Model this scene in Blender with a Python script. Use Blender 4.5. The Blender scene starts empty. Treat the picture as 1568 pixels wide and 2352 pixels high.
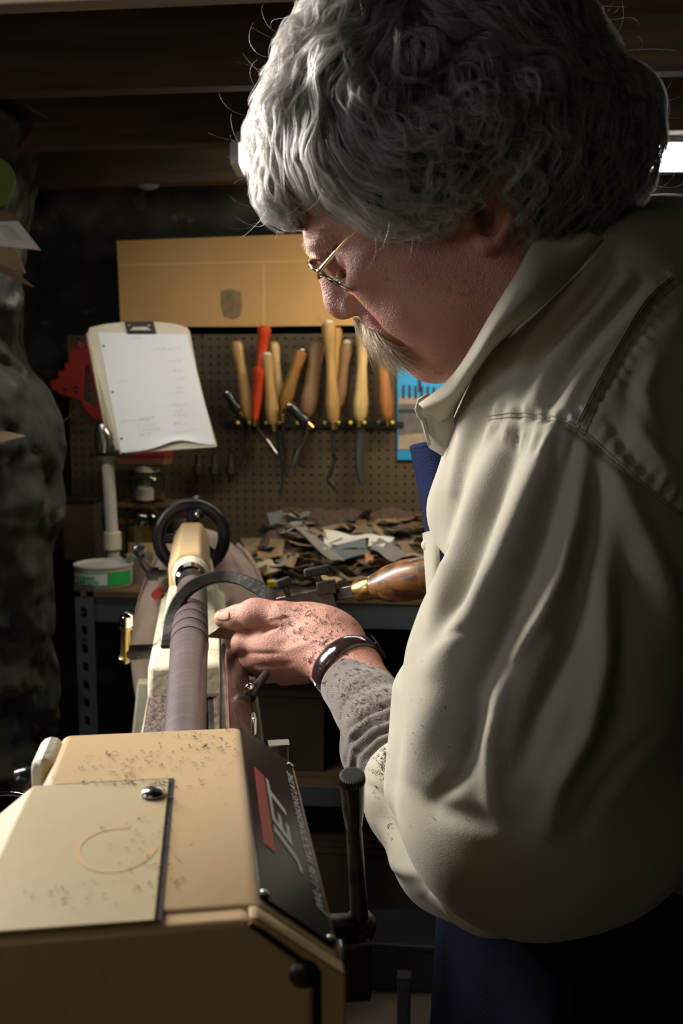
import bpy, bmesh, math, random, sys
import numpy as np
from mathutils import Vector, Matrix, noise
from mathutils.bvhtree import BVHTree
random.seed(7); rng = np.random.default_rng(7)
sc = bpy.context.scene
COL = sc.collection

# ---------------------------------------------------------------- camera
F = 2352*35/36; H = 1.42; YAW = math.radians(6.3); PIT = math.atan(276/F)
FW = np.array([-math.sin(YAW)*math.cos(PIT), math.cos(YAW)*math.cos(PIT), -math.sin(PIT)])
RT = np.array([math.cos(YAW), math.sin(YAW), 0.0]); UP = np.cross(RT, FW)
CP = np.array([0.0, 0.0, H])
cam = bpy.data.cameras.new('camera'); cam.sensor_fit = 'VERTICAL'; cam.sensor_height = 36; cam.lens = 35
cam.clip_start = 0.02
cam.dof.use_dof = True; cam.dof.focus_distance = 0.92; cam.dof.aperture_fstop = 9.0
co = bpy.data.objects.new('camera', cam); COL.objects.link(co); sc.camera = co
co.matrix_world = Matrix(((RT[0], UP[0], -FW[0], 0), (RT[1], UP[1], -FW[1], 0), (RT[2], UP[2], -FW[2], H), (0, 0, 0, 1)))

# ---------------------------------------------------------------- world, lamps, exposure
w = bpy.data.worlds.new('world'); sc.world = w; w.use_nodes = True
bg = w.node_tree.nodes['Background']; bg.inputs[0].default_value = (0.60, 0.66, 0.80, 1); bg.inputs[1].default_value = 0.004
sc.view_settings.view_transform = 'Standard'; sc.view_settings.look = 'None'
sc.view_settings.exposure = 0.0; sc.view_settings.gamma = 1.0; sc.view_settings.use_curve_mapping = False
def area(name, loc, target, sx, sy, power, color, spread=180):
    l = bpy.data.lights.new(name, 'AREA'); l.shape = 'RECTANGLE'; l.size = sx; l.size_y = sy
    l.energy = power; l.color = color; l.spread = math.radians(spread)
    o = bpy.data.objects.new(name, l); COL.objects.link(o); o.location = loc
    d = Vector(target)-Vector(loc); o.rotation_euler = d.to_track_quat('-Z', 'Y').to_euler()
    o['kind'] = 'helper'
    return o
area('key_tube_light', (-1.05, 1.25, 1.82), (0.10, 0.95, 1.15), 0.22, 1.0, 25, (1.0, 0.95, 0.89), 130)
area('clipboard_fill_light', (-0.80, 1.95, 1.86), (-0.72, 2.62, 1.15), 0.7, 0.10, 1.3, (1.0, 0.96, 0.90), 120)  # added fill without a fixture, brightens the clipboard sheet and left bench
area('bench_lamp_light', (0.06, 2.52, 1.74), (0.0, 2.95, 1.40), 0.30, 0.12, 3.4, (1.0, 0.80, 0.50))
area('side_fill_light', (-1.40, 0.10, 1.58), (0.2, 0.8, 1.22), 0.35, 0.5, 3.3, (0.88, 0.90, 1.0))  # cool fill from the left, placed to reach the face; no window seen
area('rear_fill_light', (-0.55, -0.75, 1.86), (0.2, 0.8, 1.2), 0.8, 0.5, 1.25, (1.0, 0.86, 0.64))  # unseen warm fill behind the camera, added to lift the near sides

# ---------------------------------------------------------------- pixel -> place helpers (the photo is 1568 x 2352)
def ray(px, py): return FW + RT*(px-784)/F + UP*(1176-py)/F
def W(px, py, d): return CP + ray(px, py)*d
def wz(px, py, z): r = ray(px, py); return CP + r*(z-H)/r[2]
def wy(px, py, y): r = ray(px, py); return CP + r*y/r[1]
def wx(px, py, x): r = ray(px, py); return CP + r*x/r[0]
def proj(P):
    q = np.asarray(P)-CP; d = q@FW; return 784+F*(q@RT)/d, 1176-F*(q@UP)/d, d
AL = math.radians(14.24)
S0 = W(436, 1450, 1.29)
LD = np.array([-math.sin(AL), math.cos(AL), 0]); LX = np.array([math.cos(AL), math.sin(AL), 0])
ZS = float(S0[2]); LO = S0-LD*(S0@LD); LO[2] = 0
def tl(p): q = np.array(p, float)-LO; return np.array([q@LX, q@LD, q[2]])
def fl(p): return LO+LX*p[0]+LD*p[1]+np.array([0, 0, p[2]])
CL = tl(CP)
def lp(px, py, ax, v):
    r = ray(px, py); rr = np.array([r@LX, r@LD, r[2]]); return CL+rr*(v-CL[ax])/rr[ax]

# ---------------------------------------------------------------- materials
def mat(name, c1, rough=0.6, metal=0.0, c2=None, scale=8.0, bump=0.0, bscale=None, c3=None, c3t=0.6, c3s=30.0, coat=0.0,
        trans=0.0, ior=1.45, emit=None, estr=0.0, stretch=(1, 1, 1), sss=0.0, spec=0.5, detail=4.0, r2=None, sheen=0.0, wave=None):
    m = bpy.data.materials.new(name); m.use_nodes = True; nt = m.node_tree; N = nt.nodes; L = nt.links
    b = N['Principled BSDF']
    def s(k, v):
        if k in b.inputs: b.inputs[k].default_value = v
    s('Base Color', (*c1, 1)); s('Roughness', rough); s('Metallic', metal); s('Coat Weight', coat); s('Coat Roughness', 0.1)
    s('Transmission Weight', trans); s('IOR', ior); s('Specular IOR Level', spec); s('Sheen Weight', sheen)
    if sss: s('Subsurface Weight', sss); s('Subsurface Radius', (0.012, 0.004, 0.002)); s('Subsurface Scale', 0.5)
    if emit: s('Emission Color', (*emit, 1)); s('Emission Strength', estr)
    tc = N.new('ShaderNodeTexCoord'); mp = N.new('ShaderNodeMapping'); mp.inputs['Scale'].default_value = stretch
    L.new(tc.outputs['Object'], mp.inputs[0])
    def nz(sc_, det=detail):
        n = N.new('ShaderNodeTexNoise'); n.inputs['Scale'].default_value = sc_; n.inputs['Detail'].default_value = det
        L.new(mp.outputs[0], n.inputs['Vector']); return n
    out = None
    if c2:
        n = nz(scale); r = N.new('ShaderNodeValToRGB'); r.color_ramp.elements[0].position = 0.35; r.color_ramp.elements[1].position = 0.65
        r.color_ramp.elements[0].color = (*c1, 1); r.color_ramp.elements[1].color = (*c2, 1)
        L.new(n.outputs['Fac'], r.inputs[0]); out = r.outputs[0]
        if r2 is not None:
            mr = N.new('ShaderNodeMapRange'); mr.inputs['To Min'].default_value = rough; mr.inputs['To Max'].default_value = r2
            L.new(n.outputs['Fac'], mr.inputs[0]); L.new(mr.outputs[0], b.inputs['Roughness'])
    if c3:
        n = nz(c3s); r = N.new('ShaderNodeValToRGB'); r.color_ramp.elements[0].position = c3t; r.color_ramp.elements[1].position = c3t+0.05
        r.color_ramp.elements[0].color = (0, 0, 0, 1); r.color_ramp.elements[1].color = (1, 1, 1, 1)
        mx = N.new('ShaderNodeMix'); mx.data_type = 'RGBA'
        L.new(n.outputs['Fac'], r.inputs[0]); L.new(r.outputs[0], mx.inputs['Factor'])
        if out: L.new(out, mx.inputs[6])
        else: mx.inputs[6].default_value = (*c1, 1)
        mx.inputs[7].default_value = (*c3, 1); out = mx.outputs[2]
    if wave:      # (scale, depth, colour) fine weave or ribs
        wv = N.new('ShaderNodeTexWave'); wv.inputs['Scale'].default_value = wave[0]; wv.bands_direction = 'DIAGONAL'; wv.inputs['Distortion'].default_value = 0.6
        L.new(mp.outputs[0], wv.inputs['Vector'])
        mx = N.new('ShaderNodeMix'); mx.data_type = 'RGBA'; mx.blend_type = 'MULTIPLY'; mx.inputs['Factor'].default_value = wave[1]
        if out: L.new(out, mx.inputs[6])
        else: mx.inputs[6].default_value = (*c1, 1)
        L.new(wv.outputs['Color'], mx.inputs[7]); out = mx.outputs[2]
    if out: L.new(out, b.inputs['Base Color'])
    if bump:
        n = nz(bscale or scale*4, 6); bp = N.new('ShaderNodeBump'); bp.inputs['Strength'].default_value = min(1, bump); bp.inputs['Distance'].default_value = 0.002*max(1, bump)
        L.new(n.outputs['Fac'], bp.inputs['Height']); L.new(bp.outputs[0], b.inputs['Normal'])
    return m

# ---------------------------------------------------------------- geometry
class G:
    def __init__(s): s.v = []; s.f = []
    def add(s, v, f):
        o = len(s.v); s.v += [tuple(map(float, p)) for p in v]; s.f += [tuple(i+o for i in q) for q in f]; return s
    def box(s, c, size, rot=None, taper=1.0):
        x, y, z = [k/2 for k in size]
        v = [(-x, -y, -z), (x, -y, -z), (x, y, -z), (-x, y, -z), (-x*taper, -y*taper, z), (x*taper, -y*taper, z), (x*taper, y*taper, z), (-x*taper, y*taper, z)]
        if rot is not None: v = [rot @ Vector(p) for p in v]
        v = [(p[0]+c[0], p[1]+c[1], p[2]+c[2]) for p in v]
        return s.add(v, [(0, 3, 2, 1), (4, 5, 6, 7), (0, 1, 5, 4), (1, 2, 6, 5), (2, 3, 7, 6), (3, 0, 4, 7)])
    def tube(s, pts, rad, n=12, cap=True, flat=1.0, upv=None, a0=0.0):
        pts = [Vector(p) for p in pts]; m = len(pts)
        if not hasattr(rad, '__len__'): rad = [rad]*m
        t0 = (pts[1]-pts[0]).normalized(); u = Vector(upv) if upv is not None else (Vector((0, 0, 1)) if abs(t0.z) < .9 else Vector((1, 0, 0)))
        u = (u-t0*u.dot(t0)).normalized(); v = []; f = []
        for i, p in enumerate(pts):
            t = (pts[min(i+1, m-1)]-pts[max(i-1, 0)]).normalized()
            u = (u-t*u.dot(t)).normalized(); b = t.cross(u)
            for k in range(n):
                a = a0+2*math.pi*k/n; v.append(p+u*math.cos(a)*rad[i]+b*math.sin(a)*rad[i]*flat)
        for i in range(m-1):
            for k in range(n): f.append((i*n+k, i*n+(k+1) % n, (i+1)*n+(k+1) % n, (i+1)*n+k))
        if cap: f.append(tuple(range(n))[::-1]); f.append(tuple((m-1)*n+k for k in range(n)))
        return s.add(v, f)
    def rev(s, p0, p1, prof, n=24, cap=True):     # prof: (t along p0->p1 in 0..1, radius)
        p0 = Vector(p0); p1 = Vector(p1)
        return s.tube([p0+(p1-p0)*t for t, r in prof], [r for t, r in prof], n, cap)
    def revz(s, c, prof, n=28, axis=(0, 0, 1)):   # prof: (height, radius)
        c = Vector(c); ax = Vector(axis).normalized(); u = Vector((1, 0, 0)) if abs(ax.x) < .9 else Vector((0, 1, 0)); u = (u-ax*u.dot(ax)).normalized(); b = ax.cross(u)
        v = []; f = []
        for h, r in prof:
            for k in range(n): a = 2*math.pi*k/n; v.append(c+ax*h+(u*math.cos(a)+b*math.sin(a))*max(r, 1e-5))
        for i in range(len(prof)-1):
            for k in range(n): f.append((i*n+k, i*n+(k+1) % n, (i+1)*n+(k+1) % n, (i+1)*n+k))
        f.append(tuple(range(n))[::-1]); f.append(tuple((len(prof)-1)*n+k for k in range(n)))
        return s.add(v, f)
    def prism(s, poly, off):                      # poly: 3D points, off: offset vector
        n = len(poly); off = Vector(off); a = [Vector(p) for p in poly]
        return s.add(a+[p+off for p in a], [tuple(range(n))[::-1], tuple(range(n, 2*n))]+[(i, (i+1) % n, n+(i+1) % n, n+i) for i in range(n)])
    def ball(s, c, r, n=12, m=8, sc_=(1, 1, 1)):
        prof = []; v = []; f = []
        for i in range(m+1):
            th = math.pi*i/m
            for k in range(n):
                a = 2*math.pi*k/n; v.append((c[0]+r*sc_[0]*math.sin(th)*math.cos(a), c[1]+r*sc_[1]*math.sin(th)*math.sin(a), c[2]+r*sc_[2]*math.cos(th)))
        for i in range(m):
            for k in range(n): f.append((i*n+k, (i+1)*n+k, (i+1)*n+(k+1) % n, i*n+(k+1) % n))
        return s.add(v, f)
    def grid(s, rows, thick=0.0, close=False):    # rows of 3D points; sheet with optional thickness along normals
        m = len(rows); n = len(rows[0]); P = np.array([[list(map(float, p)) for p in r] for r in rows])
        du = np.gradient(P, axis=1); dv = np.gradient(P, axis=0); nn = np.cross(du, dv); nn /= (np.linalg.norm(nn, axis=2, keepdims=True)+1e-12)
        f = [(i*n+j, i*n+j+1, (i+1)*n+j+1, (i+1)*n+j) for i in range(m-1) for j in range(n-1)]
        v = P.reshape(-1, 3).tolist()
        if thick:
            Q = (P-nn*thick).reshape(-1, 3).tolist(); k = m*n
            f2 = [tuple(i+k for i in q[::-1]) for q in f]; ed = [(j, j+1) for j in range(n-1)]+[(i*n+n-1, (i+1)*n+n-1) for i in range(m-1)]+[((m-1)*n+j+1, (m-1)*n+j) for j in range(n-1)]+[((i+1)*n, i*n) for i in range(m-1)]
            f = f+f2+[(b, a, a+k, b+k) for a, b in ed]; v = v+Q
        return s.add(v, f)
    def xf(s, M):
        s.v = [tuple(M @ Vector(p)) for p in s.v]; return s

def tag(o, label=None, cat=None, group=None, kind=None):
    if label: o['label'] = label
    if cat: o['category'] = cat
    if group: o['group'] = group
    if kind: o['kind'] = kind
    return o
def thing(name, label, cat, loc=(0, 0, 0), rotz=0.0, group=None, parent=None):
    o = bpy.data.objects.new(name, None); COL.objects.link(o); o.location = loc; o.rotation_euler = (0, 0, rotz); o.empty_display_size = .05
    return tag(o, label, cat, group)
def pmat(o):
    M = Matrix.Identity(4)
    while o is not None: M = o.matrix_basis @ M; o = o.parent
    return M
def obj(name, g, m, parent=None, smooth=False, bevel=0.0, world=False, auto=None, label=None, cat=None, group=None, kind=None, seg=2):
    me = bpy.data.meshes.new(name); v = g.v
    if world and parent is not None:
        Mi = pmat(parent).inverted(); v = [tuple(Mi @ Vector(p)) for p in v]
    me.from_pydata(v, [], g.f); me.validate(); me.update()
    bm = bmesh.new(); bm.from_mesh(me); bmesh.ops.recalc_face_normals(bm, faces=bm.faces); bm.to_mesh(me); bm.free()
    if m is not None: me.materials.append(m)
    o = bpy.data.objects.new(name, me); COL.objects.link(o)
    if parent is not None: o.parent = parent
    if smooth: me.polygons.foreach_set('use_smooth', [True]*len(me.polygons))
    if auto is not None:
        me.polygons.foreach_set('use_smooth', [True]*len(me.polygons)); me.set_sharp_from_angle(angle=math.radians(auto))
    if bevel:
        b = o.modifiers.new('bevel', 'BEVEL'); b.width = bevel; b.segments = seg; b.limit_method = 'ANGLE'; b.angle_limit = math.radians(35)
        me.polygons.foreach_set('use_smooth', [True]*len(me.polygons)); me.set_sharp_from_angle(angle=math.radians(40))
    return tag(o, label, cat, group, kind)
def text_mesh(body, size, shear=0.0, extrude=0.0003, align='LEFT', bold=0.0):
    c = bpy.data.curves.new('t', 'FONT'); c.body = body; c.size = size; c.shear = shear; c.extrude = extrude; c.align_x = align; c.offset = bold; c.resolution_u = 3
    o = bpy.data.objects.new('t', c); COL.objects.link(o); dg = bpy.context.evaluated_depsgraph_get(); me = bpy.data.meshes.new_from_object(o.evaluated_get(dg))
    g = G(); g.v = [tuple(v.co) for v in me.vertices]; g.f = [tuple(p.vertices) for p in me.polygons]
    bpy.data.objects.remove(o); bpy.data.curves.remove(c); bpy.data.meshes.remove(me); return g
def frame(o, x, y, z):
    return Matrix(((x[0], y[0], z[0], o[0]), (x[1], y[1], z[1], o[1]), (x[2], y[2], z[2], o[2]), (0, 0, 0, 1)))

M = {}
M['cream'] = mat('cream_paint', (0.58, 0.405, 0.21), 0.42, c2=(0.63, 0.44, 0.23), scale=9, c3=(0.50, 0.33, 0.15), c3t=0.69, c3s=16, bump=0.15, bscale=90, spec=0.4)
M['cream2'] = mat('cream_paint_lid', (0.57, 0.47, 0.275), 0.42, c2=(0.59, 0.46, 0.25), scale=7, c3=(0.50, 0.35, 0.16), c3t=0.68, c3s=14, bump=0.1, bscale=90, spec=0.4)
M['cast'] = mat('cream_cast_iron_paint', (0.72, 0.70, 0.52), 0.6, c2=(0.62, 0.56, 0.38), scale=20, bump=0.5, bscale=120)
M['black'] = mat('gloss_black', (0.012, 0.012, 0.016), 0.22, c2=(0.03, 0.03, 0.035), scale=30)
M['blackmatt'] = mat('matt_black', (0.012, 0.011, 0.012), 0.55)
M['scorch'] = mat('scorched_line', (0.004, 0.003, 0.003), 0.9, spec=0.02)
M['darksteel'] = mat('dark_steel', (0.045, 0.043, 0.04), 0.38, 0.85, c2=(0.12, 0.11, 0.10), scale=25, bump=0.3, bscale=150)
M['steel'] = mat('bright_steel', (0.55, 0.54, 0.52), 0.22, 1.0, c2=(0.35, 0.33, 0.30), scale=30)
M['chrome'] = mat('chrome', (0.8, 0.8, 0.8), 0.08, 1.0)
M['restplate'] = mat('brown_waxed_casting', (0.035, 0.02, 0.014), 0.25, 0.4, c2=(0.10, 0.055, 0.035), scale=30, c3=(0.25, 0.17, 0.1), c3t=0.68, c3s=60, bump=0.4, stretch=(1, .3, 1))
M['gold'] = mat('brass', (0.62, 0.42, 0.14), 0.28, 1.0, c2=(0.5, 0.34, 0.12), scale=20)
M['work'] = mat('dark_turned_wood', (0.085, 0.062, 0.062), 0.42, c2=(0.12, 0.09, 0.085), scale=14, stretch=(1, 8, 1), coat=0.15)
M['shav'] = mat('brown_shavings', (0.05, 0.028, 0.018), 0.9, c2=(0.12, 0.075, 0.05), scale=60)
M['panel'] = mat('black_label_panel', (0.007, 0.007, 0.009), 0.26, spec=0.09)
M['white'] = mat('white_print', (0.72, 0.72, 0.70), 0.5)
M['red'] = mat('red_print', (0.55, 0.04, 0.03), 0.45)
M['wood'] = mat('bench_plywood', (0.20, 0.12, 0.055), 0.7, c2=(0.13, 0.075, 0.035), scale=6, stretch=(1, 6, 1), bump=0.2)
M['joist'] = mat('old_joist_timber', (0.095, 0.055, 0.024), 0.8, c2=(0.05, 0.028, 0.013), scale=5, stretch=(.6, 8, 8), bump=0.4, bscale=30)
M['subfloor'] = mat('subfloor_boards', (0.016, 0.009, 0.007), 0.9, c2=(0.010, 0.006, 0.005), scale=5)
M['stone'] = mat('rough_stone', (0.060, 0.060, 0.043), 0.92, c2=(0.022, 0.025, 0.020), scale=5, c3=(0.10, 0.095, 0.07), c3t=0.62, c3s=11, bump=1, bscale=40)
M['floor'] = mat('concrete_floor', (0.075, 0.060, 0.040), 0.8, c2=(0.05, 0.038, 0.026), scale=5, c3=(0.16, 0.07, 0.03), c3t=0.72, c3s=9, bump=0.3)
M['peg'] = mat('pegboard_hardboard', (0.098, 0.070, 0.036), 0.62, c2=(0.078, 0.055, 0.028), scale=3)
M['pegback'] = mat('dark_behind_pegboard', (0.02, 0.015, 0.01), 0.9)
M['card'] = mat('cardboard', (0.56, 0.34, 0.13), 0.8, c2=(0.50, 0.29, 0.10), scale=4, c3=(0.36, 0.20, 0.07), c3t=0.72, c3s=9, bump=0.1)
M['bluegrey'] = mat('blue_grey_steel_paint', (0.105, 0.13, 0.135), 0.5, c2=(0.085, 0.10, 0.105), scale=6)
M['paper'] = mat('white_paper', (0.83, 0.83, 0.82), 0.7)
M['pencil'] = mat('pencil_marks', (0.52, 0.52, 0.52), 0.8)
M['ivory'] = mat('ivory_plastic', (0.66, 0.60, 0.44), 0.45, c2=(0.58, 0.51, 0.36), scale=8)
M['pipe'] = mat('white_plastic_pipe', (0.58, 0.56, 0.50), 0.4, c2=(0.50, 0.47, 0.40), scale=10)
M['redpl'] = mat('red_plastic', (0.36, 0.035, 0.03), 0.4, c2=(0.28, 0.03, 0.025), scale=10)
M['green'] = mat('green_print', (0.03, 0.42, 0.10), 0.5)
M['glass'] = mat('clear_glass', (0.9, 0.92, 0.85), 0.05, trans=1.0)
M['oil'] = mat('amber_liquid', (0.45, 0.30, 0.06), 0.1, trans=0.6)
M['cloth'] = mat('pinkish_tan_rag', (0.44, 0.33, 0.26), 0.95, c2=(0.36, 0.26, 0.20), scale=12, bump=0.4, bscale=200, sheen=0.3)
M['clothdark'] = mat('dark_rag_edge', (0.06, 0.045, 0.04), 0.95)
M['yellow'] = mat('yellow_plastic', (0.75, 0.55, 0.05), 0.4)
M['greenpl'] = mat('green_disc', (0.12, 0.22, 0.03), 0.7, c2=(0.10, 0.19, 0.03), scale=8)

# ================================================================ THE ROOM
XL, XR, YB, ZC = -1.62, 2.2, 3.16, 2.16
def structure(name, g, m, **k): return obj(name, g, m, kind='structure', **k)
structure('floor', G().box(((XL+XR)/2, 0.6, -0.05), (XR-XL, 5.4, 0.1)), M['floor'])
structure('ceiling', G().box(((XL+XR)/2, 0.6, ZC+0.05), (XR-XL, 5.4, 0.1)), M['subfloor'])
def rough_wall(name, a, b, z0, z1, amp, nx, nz, normal, seed):
    rows = []
    for j in range(nz+1):
        r = []
        for i in range(nx+1):
            p = Vector(a).lerp(Vector(b), i/nx); p.z = z0+(z1-z0)*j/nz
            h = noise.fractal(Vector((p.x*2.6+seed, p.y*2.6, p.z*3.4)), 0.8, 2.1, 5)
            c = noise.voronoi(Vector((p.x*5+seed, p.y*5, p.z*6.5)))[0]; h += 0.7*min(1, (c[1]-c[0])*2.2)
            r.append(p+Vector(normal)*h*amp)
        rows.append(r)
    return structure(name, G().grid(rows), M['stone'], smooth=True)
rough_wall('wall_back', (XL, YB, 0), (XR, YB, 0), 0, ZC, 0.045, 170, 100, (0, -1, 0), 3)
rough_wall('wall_left', (XL, -2, 0), (XL, YB, 0), 0, ZC, 0.05, 120, 50, (1, 0, 0), 9)
structure('wall_right', G().box((XR+.05, .6, ZC/2), (.1, 5.4, ZC)), M['stone'])
structure('wall_front', G().box(((XL+XR)/2, -2.05, ZC/2), (XR-XL, .1, ZC)), M['stone'])
# rough stone chimney breast at the left edge of the view
def pier():
    e = wy(108, 900, 2.30); x1 = e[0]; rows = []
    nz = 170
    for j in range(nz+1):
        z = ZC*j/nz; r = []
        path = [(XL+.02, 2.12), (x1-.32, 2.12), (x1-.12, 2.16), (x1-.02, 2.26), (x1, 2.36), (wy(96, 900, 2.62)[0], 2.62), (wy(60, 900, 3.14)[0], 3.14)]
        for i in range(111):
            t = i/110*(len(path)-1); k = min(int(t), len(path)-2); u = t-k
            x = path[k][0]*(1-u)+path[k+1][0]*u; y = path[k][1]*(1-u)+path[k+1][1]*u
            p = Vector((x, y, z)); h = noise.fractal(p*3.1, 0.8, 2.1, 5); c = noise.voronoi(Vector((x*4, y*4, z*5)))[0]; h += 0.9*min(1, (c[1]-c[0])*2)+.35*noise.fractal(p*13, 0.8, 2.1, 4)
            bul = 0.05*math.exp(-((z-1.30)/.22)**2)-0.07*math.exp(-((z-1.62)/.2)**2)
            r.append((x+(0.050*h-.035+bul)*(1 if i > 24 else 0), y-0.075*h, z))
        rows.append(r)
    return structure('wall_pier', G().grid(rows), M['stone'], smooth=True)
pier()
# joists run across, bottoms catching the light
JB = H+0.545
for k in range(9):
    y = 0.545*F/678*1.006 + 0.406*(k-4)
    if y < 2.95: structure('trim_%d' % (k+1), G().box(((XL+XR)/2, y, (JB+ZC)/2), (XR-XL, 0.04, ZC-JB)), M['joist'], bevel=.003, label='dark old ceiling joist')

# ---------------------------------------------------------------- shop light across the ceiling, behind the head
a = W(546, 380, 2.22); b = W(1700, 372, 2.22)
a = Vector(a); b = Vector(b); b.z = a.z = (a.z+b.z)/2
dv = (b-a).normalized(); sd = Vector((0, 0, 1)).cross(dv).normalized()
M['tube'] = mat('lit_fluorescent_tube', (1, 1, 1), 0.5, emit=(1.0, 0.97, 0.90), estr=15.0)
M['fixture'] = mat('white_enamel_fixture', (0.75, 0.75, 0.72), 0.4)
t = thing('shop_light', 'lit fluorescent shop light hung from the joists behind the man\'s head', 'light', tuple((a+b)/2))
up = Vector((0, 0, 1))
obj('housing', G().prism([a-sd*.065+up*.03, a+sd*.065+up*.03, a+sd*.03+up*.062, a-sd*.03+up*.062], b-a), M['fixture'], t, world=True, bevel=.002)
for s_ in (-1, 1):
    obj('fluorescent_tube', G().tube([a+sd*.035*s_+dv*.02+up*.004, b+sd*.035*s_-dv*.02+up*.004], .013, 14), M['tube'], t, smooth=False, auto=40, world=True)
for p in (a, b): obj('end_cap', G().box(p+up*.008, (.02, .14, .045), rot=Matrix.Rotation(math.atan2(dv.y, dv.x), 3, 'Z')), M['fixture'], t, world=True, bevel=.003)
for f_ in (.12, .88):
    p = a.lerp(b, f_); obj('hanging_chain', G().tube([p+up*.055, (p.x, p.y, ZC-.0)], .003, 6), M['darksteel'], t, world=True)
# ================================================================ BACK WALL: pegboard, cardboard, tools
YP = 2.96
def PB(px, py, y=YP): return wy(px, py, y)
x0 = PB(158, 900)[0]; x1 = PB(1330, 900)[0]; ztop = PB(600, 752)[2]; zbot = 0.93
def pegboard():
    p = 0.0254; nx = int((x1-x0)/p); nz = int((ztop-zbot)/p); g = G(); r = .0036; K = 8
    V = []; Fc = []; idx = {}
    def vid(q):
        k = (round(q[0], 5), round(q[1], 5), round(q[2], 5))
        if k not in idx: idx[k] = len(V); V.append(q)
        return idx[k]
    for i in range(nx):
        for j in range(nz):
            cx = x0+(i+.5)*p; cz = zbot+(j+.5)*p
            sq = [(cx+p/2*a_, cz+p/2*b_) for a_, b_ in ((1, 0), (1, 1), (0, 1), (-1, 1), (-1, 0), (-1, -1), (0, -1), (1, -1))]
            ri = [(cx+r*math.cos(k*math.pi/4), cz+r*math.sin(k*math.pi/4)) for k in range(8)]
            o_ = [vid((q[0], YP, q[1])) for q in sq]; n_ = [vid((q[0], YP, q[1])) for q in ri]; d_ = [vid((q[0], YP+.006, q[1])) for q in ri]
            for k in range(8):
                k2 = (k+1) % 8; Fc.append((o_[k], o_[k2], n_[k2], n_[k])); Fc.append((n_[k], n_[k2], d_[k2], d_[k]))
    g.v = V; g.f = Fc
    t = thing('pegboard', 'brown perforated pegboard on the stone wall behind the bench', 'pegboard', ((x0+x1)/2, YP, zbot))
    o = obj('perforated_board', g, M['peg'], t, world=True)
    X1 = x0+nx*p; Z1 = zbot+nz*p
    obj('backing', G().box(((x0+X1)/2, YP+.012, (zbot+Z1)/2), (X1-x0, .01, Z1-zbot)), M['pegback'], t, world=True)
    obj('batten', G().box(((x0+X1)/2, YP+.03, Z1-.02), (X1-x0, .026, .04)), M['joist'], t, world=True)
    return t
pegboard()
def flat(pts, y, thick=.004): return G().prism([wy(px, py, y) for px, py in pts], (0, thick, 0))
t = thing('cardboard_sheet', 'large golden brown cardboard sheet pinned above the pegboard', 'cardboard', tuple(PB(600, 750)))
obj('sheet', flat([(268, 553), (600, 541), (960, 528), (1010, 745), (600, 750), (277, 751)], 2.94, .005), M['card'], t, world=True)
M['crease'] = mat('cardboard_crease', (0.66, 0.42, 0.18), 0.8)
obj('crease', flat([(272, 607), (960, 592), (960, 595), (272, 610)], 2.9395, .001), M['crease'], t, world=True)
obj('crease', flat([(604, 606), (608, 606), (608, 748), (604, 748)], 2.9395, .001), M['crease'], t, world=True)
M['smudge'] = mat('grey_smudge', (0.15, 0.115, 0.07), 0.9, c2=(0.28, 0.19, 0.09), scale=30)
obj('stain', flat([(507, 668), (530, 664), (553, 670), (556, 700), (552, 726), (536, 734), (514, 728), (506, 700)], 2.9392, .0008), M['smudge'], t, world=True, label='dark grey square smudge')

# tool rack and the turning tools in it
YR = 2.90
t = thing('tool_rack', 'narrow dark tool rack fixed along the pegboard holding turning tools', 'rack', tuple(wy(740, 975, YP)))
pl = wy(505, 972, YR); pr = wy(925, 980, YR)
obj('rail', G().box(((pl[0]+pr[0])/2, (YR+YP)/2+.022, (pl[2]+pr[2])/2), (pr[0]-pl[0], .012, .018)), M['blackmatt'], t, world=True)
for px in (549, 576, 614, 643, 686, 708, 748, 778, 806, 838, 870, 902):
    c = wy(px, 972, YR)
    k = obj('clip', G().tube([(c[0], YP-.012, c[2]), (c[0], YR-.012, c[2])], .0035, 8).ball((c[0], YR-.014, c[2]), .0055, 8, 6), M['blackmatt'], t, world=True)
    obj('clip_tip', G().ball((c[0], YR-.018, c[2]+.002), .0058, 8, 6), M['yellow'] if px not in (870,) else M['chrome'], k, world=True)
def wood(nm, c, c2=None, rough=.42): return mat(nm, c, rough, c2=c2 or tuple(k*.72 for k in c), scale=9, stretch=(7, 7, 1), coat=.25)
WD = dict(tan=wood('tan_handle', (.50, .30, .10)), pale=wood('pale_ash_handle', (.66, .46, .20)), red=wood('red_lacquered_handle', (.62, .06, .015), (.55, .05, .012)),
          amber=wood('amber_handle', (.34, .16, .035)), brown=wood('brown_handle', (.33, .19, .09)), orange=wood('orange_brown_handle', (.42, .17, .05)), pine=wood('light_yellow_handle', (.68, .49, .20)))
HP = {'plain': [(0, .55), (.03, .92), (.10, 1), (.3, .80), (.55, .9), (.75, 1.12), (.93, .98), (1, .62)],
      'bead': [(0, .6), (.03, 1), (.10, 1.0), (.12, .85), (.30, .72), (.44, .66), (.46, 1.05), (.52, 1.08), (.55, .86), (.8, .75), (1, .5)],
      'swell': [(0, .7), (.02, 1), (.07, .98), (.2, .72), (.42, .60), (.65, .78), (.8, .98), (.94, .88), (1, .5)]}
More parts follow.
